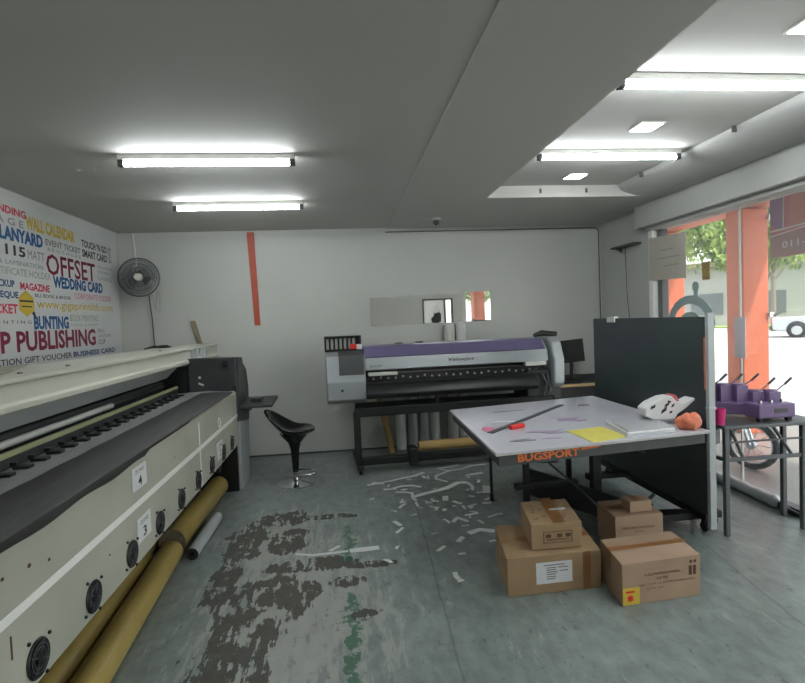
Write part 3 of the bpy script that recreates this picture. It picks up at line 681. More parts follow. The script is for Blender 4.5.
# end housing
hs = build('end_housing', MB().prism([(5.05, .93), (5.05, 1.27), (5.30, 1.245), (5.38, 1.20), (5.56, 1.12), (5.64, .93), (5.62, .58), (5.05, .66)], 'x', -1.42, -.985), 'charcoal', bp_, world=True, bevel=.012, smooth=True)
build('housing_trim', MB().prism([(5.08, .90), (5.10, 1.262), (5.32, 1.245), (5.40, .90)], 'x', -.985, -.975), 'darkgrey', hs, world=True, bevel=.003)
build('latch', MB().box(-1.10, -1.06, 5.02, 5.06, 1.18, 1.24).box(-1.02, -.99, 5.03, 5.06, .97, 1.0), 'black', hs, world=True)
build('white_mark', MB().hexa([(-1.33, 5.045, 1.03), (-1.285, 5.045, 1.01), (-1.285, 5.05, 1.01), (-1.33, 5.05, 1.03)], [(-1.325, 5.045, 1.045), (-1.28, 5.045, 1.025), (-1.28, 5.05, 1.025), (-1.325, 5.05, 1.045)]).box(-1.325, -1.305, 5.045, 5.05, 1.08, 1.10), 'offwhite', hs, world=True)
build('side_cavity', MB().box(-1.75, -1.42, 5.03, 5.8, .9, 1.2), 'black', bp_, world=True)
build('end_cabinet', MB().prism([(5.12, .0), (5.10, .64), (5.10, .66), (5.60, .58), (5.50, .0)], 'x', -1.40, -.99), 'silver_light', bp_, world=True, bevel=.006)
build('cabinet_back', MB().box(-1.42, -1.02, 5.075, 5.11, .0, .66), 'black', bp_, world=True)
tr_ = build('tray', MB().prism([(5.10, .77), (5.10, .80), (5.55, .825), (5.55, .79)], 'x', -.98, -.68), 'charcoal', bp_, world=True, bevel=.008)
build('hand_controller', MB().box(-.90, -.80, 5.24, 5.40, .805, .845), 'black', tr_, world=True, bevel=.01)
build('tray_bracket', MB().prism([(5.15, .78), (5.45, .79), (5.45, .70)], 'x', -.985, -.93), 'charcoal', bp_, world=True)
build('air_blower', MB().lathe([(.02, -.04), (.055, -.03), (.06, .03), (.02, .04)], (-1.17, 4.9, .30), 18, 0, TX).tube([(-1.17, 4.9, .3), (-1.25, 4.95, .44)], .012, 8), 'black', bp_, world=True, smooth=True)
o = build('wooden_stick', MB().hexa([(-1.26, 6.30, .0), (-1.22, 6.30, .0), (-1.22, 6.32, .0), (-1.26, 6.32, .0)], [(-1.72, 6.335, 1.63), (-1.67, 6.335, 1.63), (-1.67, 6.355, 1.63), (-1.72, 6.355, 1.63)]), 'old_wood', world=True, loc=(-1.24, 6.31, 0))
o['label'] = 'wooden stick'
for f_ in (o,): tag(f_, 'weathered wooden stick leaning on the wall behind the long printer', 'stick')
o = build('dark_tool', MB().tube([(-.18, 0, 0), (-.05, .01, .012), (.08, 0, .008), (.2, .02, 0)], [.006, .012, .016, .008], 8).box(-.05, .12, -.02, .02, 0, .022), 'black', loc=(-1.70, 5.15, 1.378), bevel=.003)
o.rotation_euler = (0, 0, R(70)); tag(o, 'flat dark tool lying on top of the long cream printer cover', 'tool')

# ------------------------------------------------------------------ rolls on the floor by the printer
def roll(name, x, y0, y1, r, mats, label, cat, core=.035, group=None, x1=None, z=None):
    x1 = x if x1 is None else x1; L_ = math.hypot(y1 - y0, x1 - x); z = r if z is None else z
    t = thing(name, label, cat, (x, y0, z), -math.atan2(x1 - x, y1 - y0), group)
    a = MB(); n = 30
    outer = [(r * math.cos(2 * PI * i / n), r * math.sin(2 * PI * i / n)) for i in range(n)]
    inner = [(core * math.cos(2 * PI * i / n), core * math.sin(2 * PI * i / n)) for i in range(n)]
    vs = [(p[0], 0, p[1]) for p in outer] + [(p[0], L_, p[1]) for p in outer] + [(p[0], L_, p[1]) for p in inner] + [(p[0], 0, p[1]) for p in inner]
    fs = []; m_ = []
    for i in range(n):
        j = (i + 1) % n
        fs += [[i, j, n + j, n + i]]
    a.add(vs[:2 * n], fs, 0)
    build('wrapper', a, mats[0], t, smooth=True)
    b = MB(); ov = [(p[0] * .985, -.0, p[1] * .985) for p in outer]; 
    for yy, flip in ((0.002, 0), (L_ - .002, 1)):
        b.add([(p[0] * .995, yy, p[1] * .995) for p in outer] + [(p[0], yy, p[1]) for p in inner], [([i, (i + 1) % n, n + (i + 1) % n, n + i]) for i in range(n)])
    b.add([(p[0], .002, p[1]) for p in inner] + [(p[0], L_ - .002, p[1]) for p in inner], [[i, (i + 1) % n, n + (i + 1) % n, n + i] for i in range(n)])
    build('core', b, mats[1], t, smooth=True)
    return t
g_ = 'yellow kraft rolls on the floor'
roll('kraft_roll', -1.06, 1.2, 3.62, .074, ('yellow_tube', 'tube_end'), 'yellow wrapped roll on the floor, nearest the camera on the aisle side', 'roll', .04, g_, x1=-1.185)
roll('kraft_roll', -1.215, 1.1, 3.52, .074, ('yellow_tube', 'tube_end'), 'thinner yellow wrapped roll tucked against the cream panel near the camera', 'roll', .035, g_, x1=-1.345)
roll('kraft_roll', -1.215, 3.74, 5.0, .088, ('yellow_tube', 'tube_end'), 'short yellow wrapped roll lying at the far end of the long printer', 'roll', .018, g_, x1=-1.19)
roll('kraft_roll', -1.41, 3.56, 4.95, .078, ('yellow_tube', 'tube_end'), 'yellow wrapped roll half hidden under the far end of the cream panel', 'roll', .018, g_)
roll('film_roll', -1.055, 3.62, 4.30, .041, ('silver_light', 'black'), 'short thin white film roll on the floor beside the yellow rolls', 'roll', .012, x1=-1.045)

# ------------------------------------------------------------------ bar stool
bs = thing('bar_stool', 'black bucket-seat bar stool on a chrome base', 'stool', (-.50, 5.20, 0), R(-8))
seat = MB(); rows, cols = 12, 20; vs = []
# bucket: superellipse rings, raised at the back (local -x)
for i in range(rows + 1):
    t_ = i / rows
    for j in range(cols):
        a = 2 * PI * j / cols; cx_, sy_ = math.cos(a), math.sin(a)
        r = t_
        rx = .20 if cx_ > 0 else .21
        x = cx_ * rx * r; y = sy_ * .19 * r
        back = max(0, -cx_) ** 1.5; front = max(0, cx_)
        z = .49 + .03 * r * r + back * (.22 * r ** 2.2) + front * (.015 * r * r - .0 * r) + abs(sy_) * .035 * r ** 3
        x -= back * .06 * r ** 2
        vs.append((x, y, z))
fs = [[i * cols + j, i * cols + (j + 1) % cols, (i + 1) * cols + (j + 1) % cols, (i + 1) * cols + j] for i in range(rows) for j in range(cols)]
seat.add(vs, fs)
so = build('seat', seat, 'black_gloss', bs, smooth=True, angle=80); sd = so.modifiers.new('s', 'SOLIDIFY'); sd.thickness = .028; sd.offset = -1
ss = so.modifiers.new('u', 'SUBSURF'); ss.levels = 1; ss.render_levels = 1
build('column_cover', MB().lathe([(.02, .10), (.030, .12), (.036, .22), (.042, .33), (.062, .40), (.115, .46), (.14, .49)], n=24), 'black_gloss', bs, smooth=True)
build('gas_lift', MB().lathe([(.026, .03), (.026, .13)], n=18), 'chrome', bs, smooth=True)
build('base', MB().lathe([(.19, 0), (.192, .006), (.17, .014), (.09, .024), (.035, .04), (.03, .06)], n=36), 'chrome', bs, smooth=True)
fr = [(.03 * 0 + .16 * math.cos(a) + .04, .11 * math.sin(a), .105) for a in [R(x) for x in range(-110, 111, 10)]]
build('footrest', MB().tube([(.0, -.02, .10)] + fr + [(0, .02, .10)], .009, 8), 'chrome', bs, smooth=True)

# ------------------------------------------------------------------ roll-fed printer at the back
pt = thing('inkjet_printer', 'silver and purple roll-fed printer on a black stand by the back wall', 'printer', (1.135, 5.70, 0), R(3))
xl, xc0, xc1, xr_ = -1.32, -.925, 1.03, 1.22
# left cabinet
lc = build('left_cabinet', MB().prism([(-.30, .76), (-.31, .95), (-.27, 1.0), (-.24, 1.20), (-.10, 1.235), (.22, 1.235), (.25, .74), (-.2, .715)], 'x', xl, xc0), 'silver', pt, bevel=.012, smooth=True, seg=3)
build('cabinet_dark_piece', MB().prism([(-.278, 1.01), (-.25, 1.205), (-.11, 1.243), (.1, 1.243), (.1, 1.2), (-.2, 1.15), (-.26, 1.01)], 'x', xl + .13, xc0 - .01), 'darkgrey', lc, bevel=.004)  # dark grey piece over the cabinet's upper front and top
build('button', MB().lathe([(.014, 0), (.014, .01)], (xl + .15, -.31, .86), 12, 0, TY), 'charcoal', lc)
rk = build('ink_rack', MB().box(xl, xc0 - .01, -.02, .16, 1.24, 1.262).box(xl, xc0 - .01, -.02, .16, 1.385, 1.40).box(xl, xc0 - .01, .15, .165, 1.24, 1.40), 'black', pt)
for k in range(9):
    x = xl + k * (xc0 - .01 - xl - .018) / 8
    build('divider', MB().box(x, x + .018, -.02, .155, 1.26, 1.386), 'black', rk)
for k in range(8):
    x = xl + .021 + k * (xc0 - .01 - xl - .018) / 8
    if k < 7: build('cartridge', MB().box(x, x + .024, .0, .145, 1.264, 1.37), 'offwhite', rk, bevel=.002)
build('red_cap', MB().box(xc0 - .13, xc0 - .065, -.07, -.02, 1.262, 1.315), 'red', rk, bevel=.006)
build('white_cap', MB().box(xc0 - .065, xc0 - .005, -.07, -.02, 1.255, 1.31), 'paper', rk, bevel=.006)
# main cover
cvr = build('cover', MB().prism([(-.26, 1.045), (-.235, 1.175), (-.13, 1.27), (.16, 1.29), (.25, 1.20), (.25, 1.02), (-.10, 1.02)], 'x', xc0, xc1 + .03), 'silver', pt, bevel=.006, smooth=True)
build('purple_band', MB().prism([(-.242, 1.172), (-.246, 1.178), (-.134, 1.282), (-.06, 1.288), (-.06, 1.275), (-.125, 1.268)], 'x', xc0 + .0, xc1 + .0), 'purple', cvr)
lt = MB().text('ValueJet', (-.05, -.262, 1.088), (1, 0, 0), (0, .19, .98), .28, .045, 0, .0, .25)
build('lettering', lt, 'black', cvr)
build('lettering', MB().text('MUTOH', (xc0 + .05, -.262, 1.075), (1, 0, 0), (0, .19, .98), .12, .02, 0, .02), 'print_grey', cvr)
build('hinge', MB().box(-.55, -.47, .1, .14, 1.285, 1.30).box(-.32, -.24, .1, .14, 1.287, 1.302), 'darkgrey', cvr)
# carriage opening
build('carriage_bay', MB().box(xc0, xc1 + .02, -.16, .2, .90, 1.03).box(xc0, xc1 + .02, -.26, -.15, .905, .925), 'black', pt)
rr_ = None
for k in range(24):
    if rr_ is None: rr_ = build('pinch_roller', MB().box(0, .02, -.01, 0, 0, .02), 'silver_light', pt)
    else: rr_ = rr_.copy(); COL.objects.link(rr_)
    rr_.location = (xc0 + .08 + k * .078, -.16, .935 + (.012 if k % 3 == 1 else 0))
build('guide_bar', MB().box(xc0 + .02, xc1 - .2, -.18, -.165, .995, 1.005), 'steel', pt)
build('white_block', MB().box(xc0 + .03, xc0 + .33, -.27, -.22, .985, 1.02).box(xc1 - .24, xc1 + .0, -.275, -.2, 1.0, 1.045), 'offwhite', pt, bevel=.006)
# lower platen / front heater
pf = [(-.27, .905), (-.33, .86), (-.35, .80), (-.33, .76), (-.2, .74), (.2, .74), (.2, .905)]
build('platen', MB().prism(pf, 'x', xc0, xc1 - .12), 'black', pt, bevel=.01, smooth=True)
build('platen_box', MB().box(xc1 - .2, xc1 + .08, -.22, .2, .60, .95), 'charcoal', pt, bevel=.01)
build('connector', MB().box(xc1 - .2, xc1 - .1, -.26, -.21, .78, .83), 'offwhite', pt, bevel=.004)
build('cable_bundle', MB().tube([(xc1 - .05, -.24, .92), (xc1 - .0, -.27, .8), (xc1 - .04, -.24, .62)], .012, 8).tube([(xc1 + .02, -.24, .9), (xc1 + .04, -.27, .75), (xc1 + .0, -.24, .6)], .01, 8), 'grey_metal', pt, smooth=True)
# right end cap
rc = build('right_end_cap', MB().prism([(-.31, .80), (-.32, 1.06), (-.24, 1.24), (-.14, 1.30), (.16, 1.30), (.25, 1.20), (.25, .78), (-.25, .75)], 'x', xc1 + .07, xr_), 'silver_light', pt, bevel=.02, smooth=True, seg=3)
build('bracket_foot', MB().box(xc1 + .05, xr_ - .02, -.24, .2, .60, .77), 'charcoal', pt)
build('lamp_housing', MB().tube([(xc1 - .06, -.1, 1.315), (xc1 + .03, -.1, 1.34), (xc1 + .12, -.1, 1.33), (xc1 + .2, -.1, 1.32)], [.02, .032, .028, .03], 12), 'black', pt, smooth=True)
# stand
build('crossbar', MB().box(-1.02, 1.12, -.28, -.22, .575, .665).box(-1.02, 1.12, .10, .14, .58, .66), 'black_metal', pt, bevel=.006)
build('media_shelf', MB().box(-.2, -.17, -.26, -.22, .66, .745), 'black_metal', pt)
for x in (-1.05, 1.10):
    build('leg', MB().box(x, x + .055, -.05, .03, .04, .58).box(x - .005, x + .05, -.30, -.24, .10, .66), 'black_metal', pt, bevel=.006)
    ft = build('foot', MB().box(x - .005, x + .06, -.38, .34, .05, .105), 'black_metal', pt, bevel=.01)
    cs = MB()
    for y in (-.34, .30): cs.lathe([(.028, -.015), (.03, 0), (.028, .015)], (x + .027, y, .03), 14, 0, TX)
    build('caster', cs, 'rubber', ft, smooth=True)
build('media_bar', MB().box(-1.0, 1.1, -.32, -.24, .085, .16), 'black', pt, bevel=.01)
build('media_bar_clamp', MB().box(-.52, -.43, -.36, -.20, .05, .24), 'black', pt, bevel=.015)
build('lower_rail', MB().box(-1.0, 1.1, -.33, -.325, .055, .068), 'steel', pt)
roll_t = thing('kraft_tube', 'kraft cardboard tube held across the bottom of the roll-fed printer stand', 'tube', (.75, 5.47, .215), R(3 - 90))
build('tube_wall', MB().tube([(0, 0, 0), (0, 1.35, 0)], .052, 24), 'gold_tube', roll_t, smooth=True)

# rolls leaning behind the printer
def leaning(x0, x1, y0, y1, h, r, m_, label, nm='media_roll'):
    mb = MB().tube([(x0, y0, .0 + .005), (x1, y1, h)], r, 22)
    o = build(nm, mb, m_, world=True, loc=(x0, y0, 0), smooth=True); tag(o, label, 'roll', 'rolls standing behind the roll-fed printer'); return o
leaning(.53, .36, 6.10, 6.30, .92, .036, 'gold_tube', 'kraft cardboard tube leaning behind the printer stand, leftmost', 'kraft_tube')
leaning(.65, .65, 6.22, 6.27, 1.12, .062, 'paper', 'white roll standing behind the printer stand just right of the leaning kraft tube')
leaning(.80, .80, 6.23, 6.27, 1.10, .060, 'silver_light', 'pale roll behind the printer stand, second to the right of the leaning kraft tube')
leaning(.935, .935, 6.23, 6.27, 1.12, .058, 'silver_light', 'pale roll behind the printer stand, above the left half of the lying kraft tube')
leaning(1.07, 1.07, 6.23, 6.27, 1.12, .055, 'paper', 'white roll behind the printer stand, just left of the foam board corner')
leaning(1.29, 1.29, 6.25, 6.28, 1.47, .065, 'offwhite', 'tall pale roll rising above the printer up to the mirror, the left one of two')
leaning(1.43, 1.43, 6.25, 6.28, 1.47, .060, 'paper', 'tall white roll rising above the printer up to the mirror, the right one of two')

# ------------------------------------------------------------------ desk and monitor
dk = thing('desk', 'dark desk with a light wood edge in the back right corner', 'desk', (2.9, 6.1, 0))
build('desktop', MB().box(2.42, 3.22, 5.84, 6.34, .70, .722), 'charcoal', dk, world=True)
build('wood_edge', MB().box(2.42, 3.22, 5.83, 5.842, .695, .727), 'wood', dk, world=True)
build('front_panel', MB().box(2.46, 3.18, 5.95, 5.97, .08, .70), 'black_metal', dk, world=True)
for x in (2.44, 3.16): build('leg', MB().box(x, x + .04, 5.9, 6.3, 0, .70), 'black_metal', dk, world=True)
build('shelf_lip', MB().box(2.50, 3.20, 6.27, 6.33, .722, .78), 'charcoal', dk, world=True)
mn = thing('monitor', 'black monitor on the desk beside the end of the printer', 'monitor', (2.72, 6.06, .722), R(-14))
T = Matrix.Translation((-.02, 0, .37)) @ Matrix.Rotation(R(-5), 4, 'Y')
build('screen', MB().box(-.165, .165, -.014, .014, -.135, .135, 0, T), 'screen', mn, bevel=.006)
build('stand', MB().box(-.02, .02, .014, .03, .02, .36).box(-.10, .10, -.06, .08, 0, .012), 'black', mn, bevel=.004)
build('cable', MB().tube([(.02, .03, .22), (.06, .05, .1), (.0, .08, .02)], .004, 6), 'grey_metal', mn)

# ------------------------------------------------------------------ folding games table: one half flat, one half upright
tt = thing('folding_games_table', 'dark folding games table, one half flat and one half upright', 'table', (1.6, 3.6, 0))
NL, NR, FR, FL = (.85, 2.90), (2.27, 3.09), (2.30, 4.66), (.89, 4.36)
def ins(q, d):
    cx = sum(p[0] for p in q) / 4; cy = sum(p[1] for p in q) / 4
    return [(p[0] + (cx - p[0]) * d, p[1] + (cy - p[1]) * d) for p in q]
Q = [NL, NR, FR, FL]
top = build('flat_tabletop', MB().slab(ins(Q, .065), .735, .755), 'table_green', tt, world=True, bevel=.003)
ap = MB(); q1 = ins(Q, .012); q2 = ins(Q, .06)
for i in range(4):
    a, b_, c_, d_ = q1[i], q1[(i + 1) % 4], q2[(i + 1) % 4], q2[i]
    ap.slab([a, b_, c_, d_], .69, .7545)
apo = build('apron', ap, 'table_side', tt, world=True)
# lettering along the near apron
ux = Vector((NR[0] - NL[0], NR[1] - NL[1], 0)).normalized(); q0 = Vector((q1[0][0], q1[0][1], 0)); nv = Vector((ux.y, -ux.x, 0))
build('lettering', MB().text('BUGSPORT', q0 + ux * .115 + nv * .003 + Vector((0, 0, .703)), ux, (0, 0, 1), .40, .046, 0, .035), 'orange_text', apo, world=True)
ch = MB()
for s_, w_, z0, z1 in ((.52, .12, .735, .752), (.60, .06, .74, .753)):
    a = q0 + ux * s_ + nv * .004; ch.add([a + Vector((0, 0, z0)), a + ux * w_ + Vector((0, 0, z0 + .004)), a + ux * w_ * .9 + Vector((0, 0, z1)), a + ux * w_ * .1 + Vector((0, 0, z1 - .004))], [[0, 1, 2, 3]])
build('worn_orange_paint', ch, 'orange_text', apo, world=True)
def leg(x, y, r=.02, z1=.70, z0=.05, cast=True):
    o = build('leg', MB().box(x - r, x + r, y - r, y + r, z0, z1), 'black_metal', tt, world=True, bevel=.004)
    if cast:
        build('caster', MB().lathe([(.022, -.012), (.027, -.006), (.027, .006), (.022, .012)], (x, y, .027), 16, 0, TX).box(x - .014, x + .014, y - .014, y + .014, .025, .06), 'rubber', o, world=True, smooth=True)
leg(1.19, 4.28, .011)
leg(.99, 3.12, .011) if False else None
leg(1.37, 3.93, .022); leg(1.90, 3.86, .034, .70, .05, False); leg(1.90, 4.35, .02)
build('foot_bar', MB().box(1.28, 1.78, 3.90, 3.96, .20, .245).box(1.86, 2.2, 3.90, 3.96, .24, .285), 'black_metal', tt, world=True, bevel=.005)
build('foot', MB().box(1.87, 1.93, 3.52, 4.5, .0, .05), 'black_metal', tt, world=True, bevel=.005)
build('brace', MB().tube([(1.45, 4.1, .50), (1.70, 3.60, .24), (1.74, 3.50, .18)], .008, 8).tube([(.98, 3.25, .67), (1.37, 3.93, .40)], .012, 8).tube([(1.25, 3.0, .67), (1.40, 3.9, .42)], .010, 8), 'steel', tt, world=True, smooth=True)
build('lower_panel', MB().hexa([(1.50, 4.25, .04), (1.90, 3.52, .04), (1.92, 3.54, .04), (1.52, 4.27, .04)], [(1.50, 4.25, .26), (1.90, 3.52, .22), (1.92, 3.54, .22), (1.52, 4.27, .26)]), 'charcoal', tt, world=True)
# upright half, facing the room (-x)
PX = 2.40
up = build('upright_tabletop', MB().hexa([(PX, 3.26, .14), (PX, 4.84, .16), (PX + .02, 4.84, .16), (PX + .02, 3.26, .14)], [(PX, 3.26, 1.49), (PX, 4.84, 1.485), (PX + .02, 4.84, 1.485), (PX + .02, 3.26, 1.49)]), 'table_green', tt, world=True, bevel=.002)
rim = MB().box(PX + .018, PX + .06, 3.262, 3.295, .14, 1.488).box(PX + .018, PX + .06, 4.80, 4.838, .16, 1.485).box(PX + .018, PX + .06, 3.27, 4.83, 1.45, 1.486).box(PX + .018, PX + .06, 3.27, 4.83, .145, .19)
build('rim', rim, 'table_side', up, world=True)
tp = MB()
for z0, z1 in ((1.05, 1.22), (.90, .98), (1.26, 1.33)): tp.box(PX + .002, PX + .045, 3.2585, 3.2595, z0, z1)
tp.box(PX - .002, PX, 3.265, 3.285, 1.0, 1.35)
build('worn_edge_tape', tp, 'orange_fab', up, world=True)
build('clip', MB().box(PX - .012, PX + .03, 4.43, 4.56, 1.45, 1.50), 'offwhite', up, world=True, bevel=.003)
build('hinge_plate', MB().box(PX - .004, PX, 4.0, 4.28, .38, .50), 'steel', up, world=True)
build('base_foot', MB().slab([(2.0, 3.42), (2.62, 3.42), (2.62, 3.50), (2.0, 3.56)], .06, .11).box(PX + .02, PX + .08, 3.32, 4.8, .08, .14), 'black_metal', tt, world=True, bevel=.005)
cw = MB()
for x, y in ((2.44, 3.36), (2.44, 4.7), (2.58, 3.46)): cw.lathe([(.03, -.014), (.036, -.006), (.036, .006), (.03, .014)], (x, y, .036), 16, 0, TX).box(x - .015, x + .015, y - .015, y + .015, .03, .15)
build('caster', cw, 'rubber', tt, world=True, smooth=True)
build('latch', MB().box(2.02, 2.10, 3.42, 3.46, .11, .2).tube([(2.05, 3.44, .2), (2.12, 3.44, .26)], .012, 8), 'black_metal', tt, world=True)
# pale aluminium profile on the near edge of the panel
o = build('aluminium_profile', MB().box(-.022, .022, -.03, .0, 0, 1.44).box(-.028, .028, -.034, -.002, .80, .82).box(-.028, .028, -.034, -.002, .40, .405), 'silver_light', loc=(2.43, 3.192, .10), bevel=.003)
o.location = (2.395, 3.235, 0.0); o.data.transform(Matrix.Translation((0, 0, .075)))
tag(o, 'tall pale aluminium profile standing against the near edge of the upright panel', 'profile')

# board on the table and things on it
ZT = .755
bo = thing('foam_board', 'large white foam board covering the flat half of the games table', 'board', (NL[0], NL[1], ZT))
Qb = [(.835, 2.885), (2.28, 3.075), (2.29, 4.67), (.875, 4.365)]
build('face', MB().slab(Qb, ZT + .012, ZT + .018), 'board', bo, world=True)
build('core_edge', MB().slab(ins(Qb, .004), ZT, ZT + .012), 'board_edge', bo, world=True)
ZB = ZT + .018
def flat(name, quad, h, m_, label, cat, bevel=0.0, z=ZB, smooth=False, group=None):
    cx = sum(p[0] for p in quad) / len(quad); cy = sum(p[1] for p in quad) / len(quad)
    mb = MB().prism([(x - cx, y - cy) for x, y in quad], 'z', 0, h)
    o = build(name, mb, m_, loc=(cx, cy, z), bevel=bevel); return tag(o, label, cat, group)
flat('steel_ruler', [(.935, 3.42), (.965, 3.385), (1.84, 4.27), (1.81, 4.30)], .005, 'darkgrey', 'long dark steel ruler lying diagonally on the foam board', 'ruler', .001)
ct = thing('utility_knife', 'red utility knife lying beside the ruler on the foam board', 'knife', (1.17, 3.50, ZB), R(24))
build('handle', MB().box(-.07, .055, -.02, .02, 0, .028), 'red', ct, bevel=.007)
build('blade_tip', MB().prism([(-.07, -.01), (-.105, -.006), (-.09, .012), (-.07, .01)], 'z', .01, .012), 'steel', ct)
flat('yellow_card', [(1.44, 3.31), (1.46, 2.975), (1.73, 3.06), (1.71, 3.38)], .003, 'yellow_card', 'yellow card lying near the front edge of the foam board', 'card')
def scrap_piece(cx, cy, pts, col, label, rot=0):
    q = []
    for x, y in pts:
        c_, s_ = math.cos(rot), math.sin(rot); q.append((cx + x * c_ - y * s_, cy + x * s_ + y * c_))
    o = flat('vinyl_offcut', q, .0015, col, label, 'offcut', group='vinyl offcuts on the foam board'); return o
M['ink_mauve'] = mat('mauve_vinyl', rgb(140, 122, 150), .5, var=.2, scale=30)
scrap_piece(1.62, 3.68, [(-.10, -.05), (-.02, -.03), (.05, -.09), (.12, -.04), (.06, .0), (.10, .06), (.0, .04), (-.06, .08)], 'ink_mauve', 'crumpled grey-mauve offcut right of the ruler near the board centre')
scrap_piece(1.30, 3.33, [(-.12, .02), (-.03, .0), (.0, -.05), (.14, -.06), (.05, -.01), (.16, .05), (.02, .03), (-.05, .07)], 'ink_mauve', 'mauve offcut between the red knife and the yellow card')
scrap_piece(1.08, 3.15, [(-.08, -.01), (-.02, -.03), (.08, -.02), (.09, .0), (.0, .01), (.06, .03), (-.04, .02)], 'print_grey', 'thin grey offcut near the left front corner of the board')
scrap_piece(1.27, 3.16, [(-.06, -.01), (.05, -.02), (.07, .0), (-.02, .02)], 'ink_mauve', 'small grey sliver in front of the mauve offcut, near the board edge')
scrap_piece(.98, 3.52, [(-.04, -.09), (.03, -.08), (.01, -.01), (.05, .05), (-.02, .09), (-.05, .02)], 'ink_pink', 'pinkish offcut at the left end of the ruler')
scrap_piece(1.32, 4.15, [(-.14, -.02), (.12, .02), (.14, .03), (-.12, .0)], 'print_grey', 'thin dark line of tape near the far left edge of the board')
scrap_piece(1.98, 4.22, [(-.05, -.04), (.05, -.02), (.07, .02), (-.03, .03)], 'print_grey', 'small grey scrap near the far edge of the board')
scrap_piece(1.12, 3.72, [(-.12, -.0), (-.0, .05), (.12, .03), (.1, .0), (0, .02)], 'paper', 'curved white paper strip above the ruler on the foam board')
# stack of sheets wrapped in plastic
sk = thing('sheet_stack', 'stack of grey sheets in clear plastic on the right of the board', 'stack', (1.9, 3.3, ZB))
qs = [(1.70, 3.03), (2.07, 3.09), (2.17, 3.53), (1.76, 3.44)]
build('sheets', MB().slab(ins(qs, .06), ZB, ZB + .028), 'paper', sk, world=True, bevel=.002)
build('top_sheet', MB().slab(ins(qs, .14), ZB + .028, ZB + .031), 'darkgrey', sk, world=True)
wr = MB(); n = 14
vs = []
for i in range(n + 1):
    for j in range(n + 1):
        u_, v_ = i / n, j / n
        a = Vector((*qs[0], 0)).lerp(Vector((*qs[1], 0)), u_); b_ = Vector((*qs[3], 0)).lerp(Vector((*qs[2], 0)), u_); p = a.lerp(b_, v_)
        e = min(u_, 1 - u_, v_, 1 - v_); z = ZB + (.004 if e < .01 else .036) + random.uniform(0, .004)
        vs.append((p.x, p.y, z))
wr.add(vs, [[i * (n + 1) + j, (i + 1) * (n + 1) + j, (i + 1) * (n + 1) + j + 1, i * (n + 1) + j + 1] for i in range(n) for j in range(n)])
build('plastic_wrap', wr, 'clearplastic', sk, world=True)
# carrier bag
def crumple(c, r, seed, n=26, k=16, amp=.16, flat_bottom=True):
    rnd = random.Random(seed); ph = [rnd.uniform(0, 6) for _ in range(6)]; mb = MB(); vs = []
    for i in range(1, k):
        a = PI * i / k
        for j in range(n):
            b = 2 * PI * j / n
            f = 1 + amp * (math.sin(3 * b + ph[0]) * math.sin(2 * a + ph[1]) + .6 * math.sin(5 * b + ph[2] + 3 * a) + .4 * math.sin(9 * b + 4 * a + ph[3])) * .6 + rnd.uniform(-.03, .03)
            x, y, z = r[0] * math.sin(a) * math.cos(b) * f, r[1] * math.sin(a) * math.sin(b) * f, -r[2] * math.cos(a) * f
            vs.append((c[0] + x, c[1] + y, max(c[2] + z, 0.001)))
    vs += [(c[0], c[1], max(c[2] - r[2], .001)), (c[0], c[1], c[2] + r[2])]
    a0 = (k - 1) * n
    fs = [[i * n + j, i * n + (j + 1) % n, (i + 1) * n + (j + 1) % n, (i + 1) * n + j] for i in range(k - 2) for j in range(n)]
    fs += [[a0, (j + 1) % n, j] for j in range(n)] + [[a0 + 1, (k - 2) * n + j, (k - 2) * n + (j + 1) % n] for j in range(n)]
    return mb.add(vs, fs)
bg = thing('carrier_bag', 'white carrier bag with black blocks of print beside the orange bag', 'bag', (2.155, 3.36, ZB + .038))
bgm = MB().prism([(-.165, .03), (-.165, .08), (-.12, .115), (-.03, .15), (.03, .155), (.06, .12), (.10, .10), (.19, .135), (.20, .12), (.13, .065), (.07, .03), (.05, -.005), (-.10, -.005)], 'y', -.05, .05)
o = build('bag_body', bgm, 'paper', bg, bevel=.022, smooth=True, seg=3, angle=50)
build('pink_fold', MB().prism([(.03, .12), (.04, .165), (.075, .155), (.10, .11), (.06, .105)], 'y', -.03, .04), 'b_red', bg, bevel=.01, smooth=True)
sq = MB()
def sqr(x, z, w, h, t=.25):
    y = -.0508
    sq.add([(x, y, z), (x + w, y, z + w * t), (x + w + h * .3, y, z + h + w * t), (x + h * .3, y, z + h)], [[0, 1, 2, 3]])
sqr(-.13, .07, .035, .022, .35); sqr(-.055, .035, .04, .028, .6); sqr(-.03, .075, .035, .024, .6); sqr(.02, .075, .02, .02, .5); sqr(.005, .035, .02, .016, .3); sqr(-.005, .115, .022, .012, -.3)
build('print', sq, 'black', bg)
o = build('orange_bag', crumple((0, 0, .042), (.082, .06, .055), 9, amp=.24), 'orange_fab', loc=(2.20, 3.16, ZB), smooth=True, angle=50)
tag(o, 'crumpled orange plastic bag at the right corner of the foam board', 'bag')

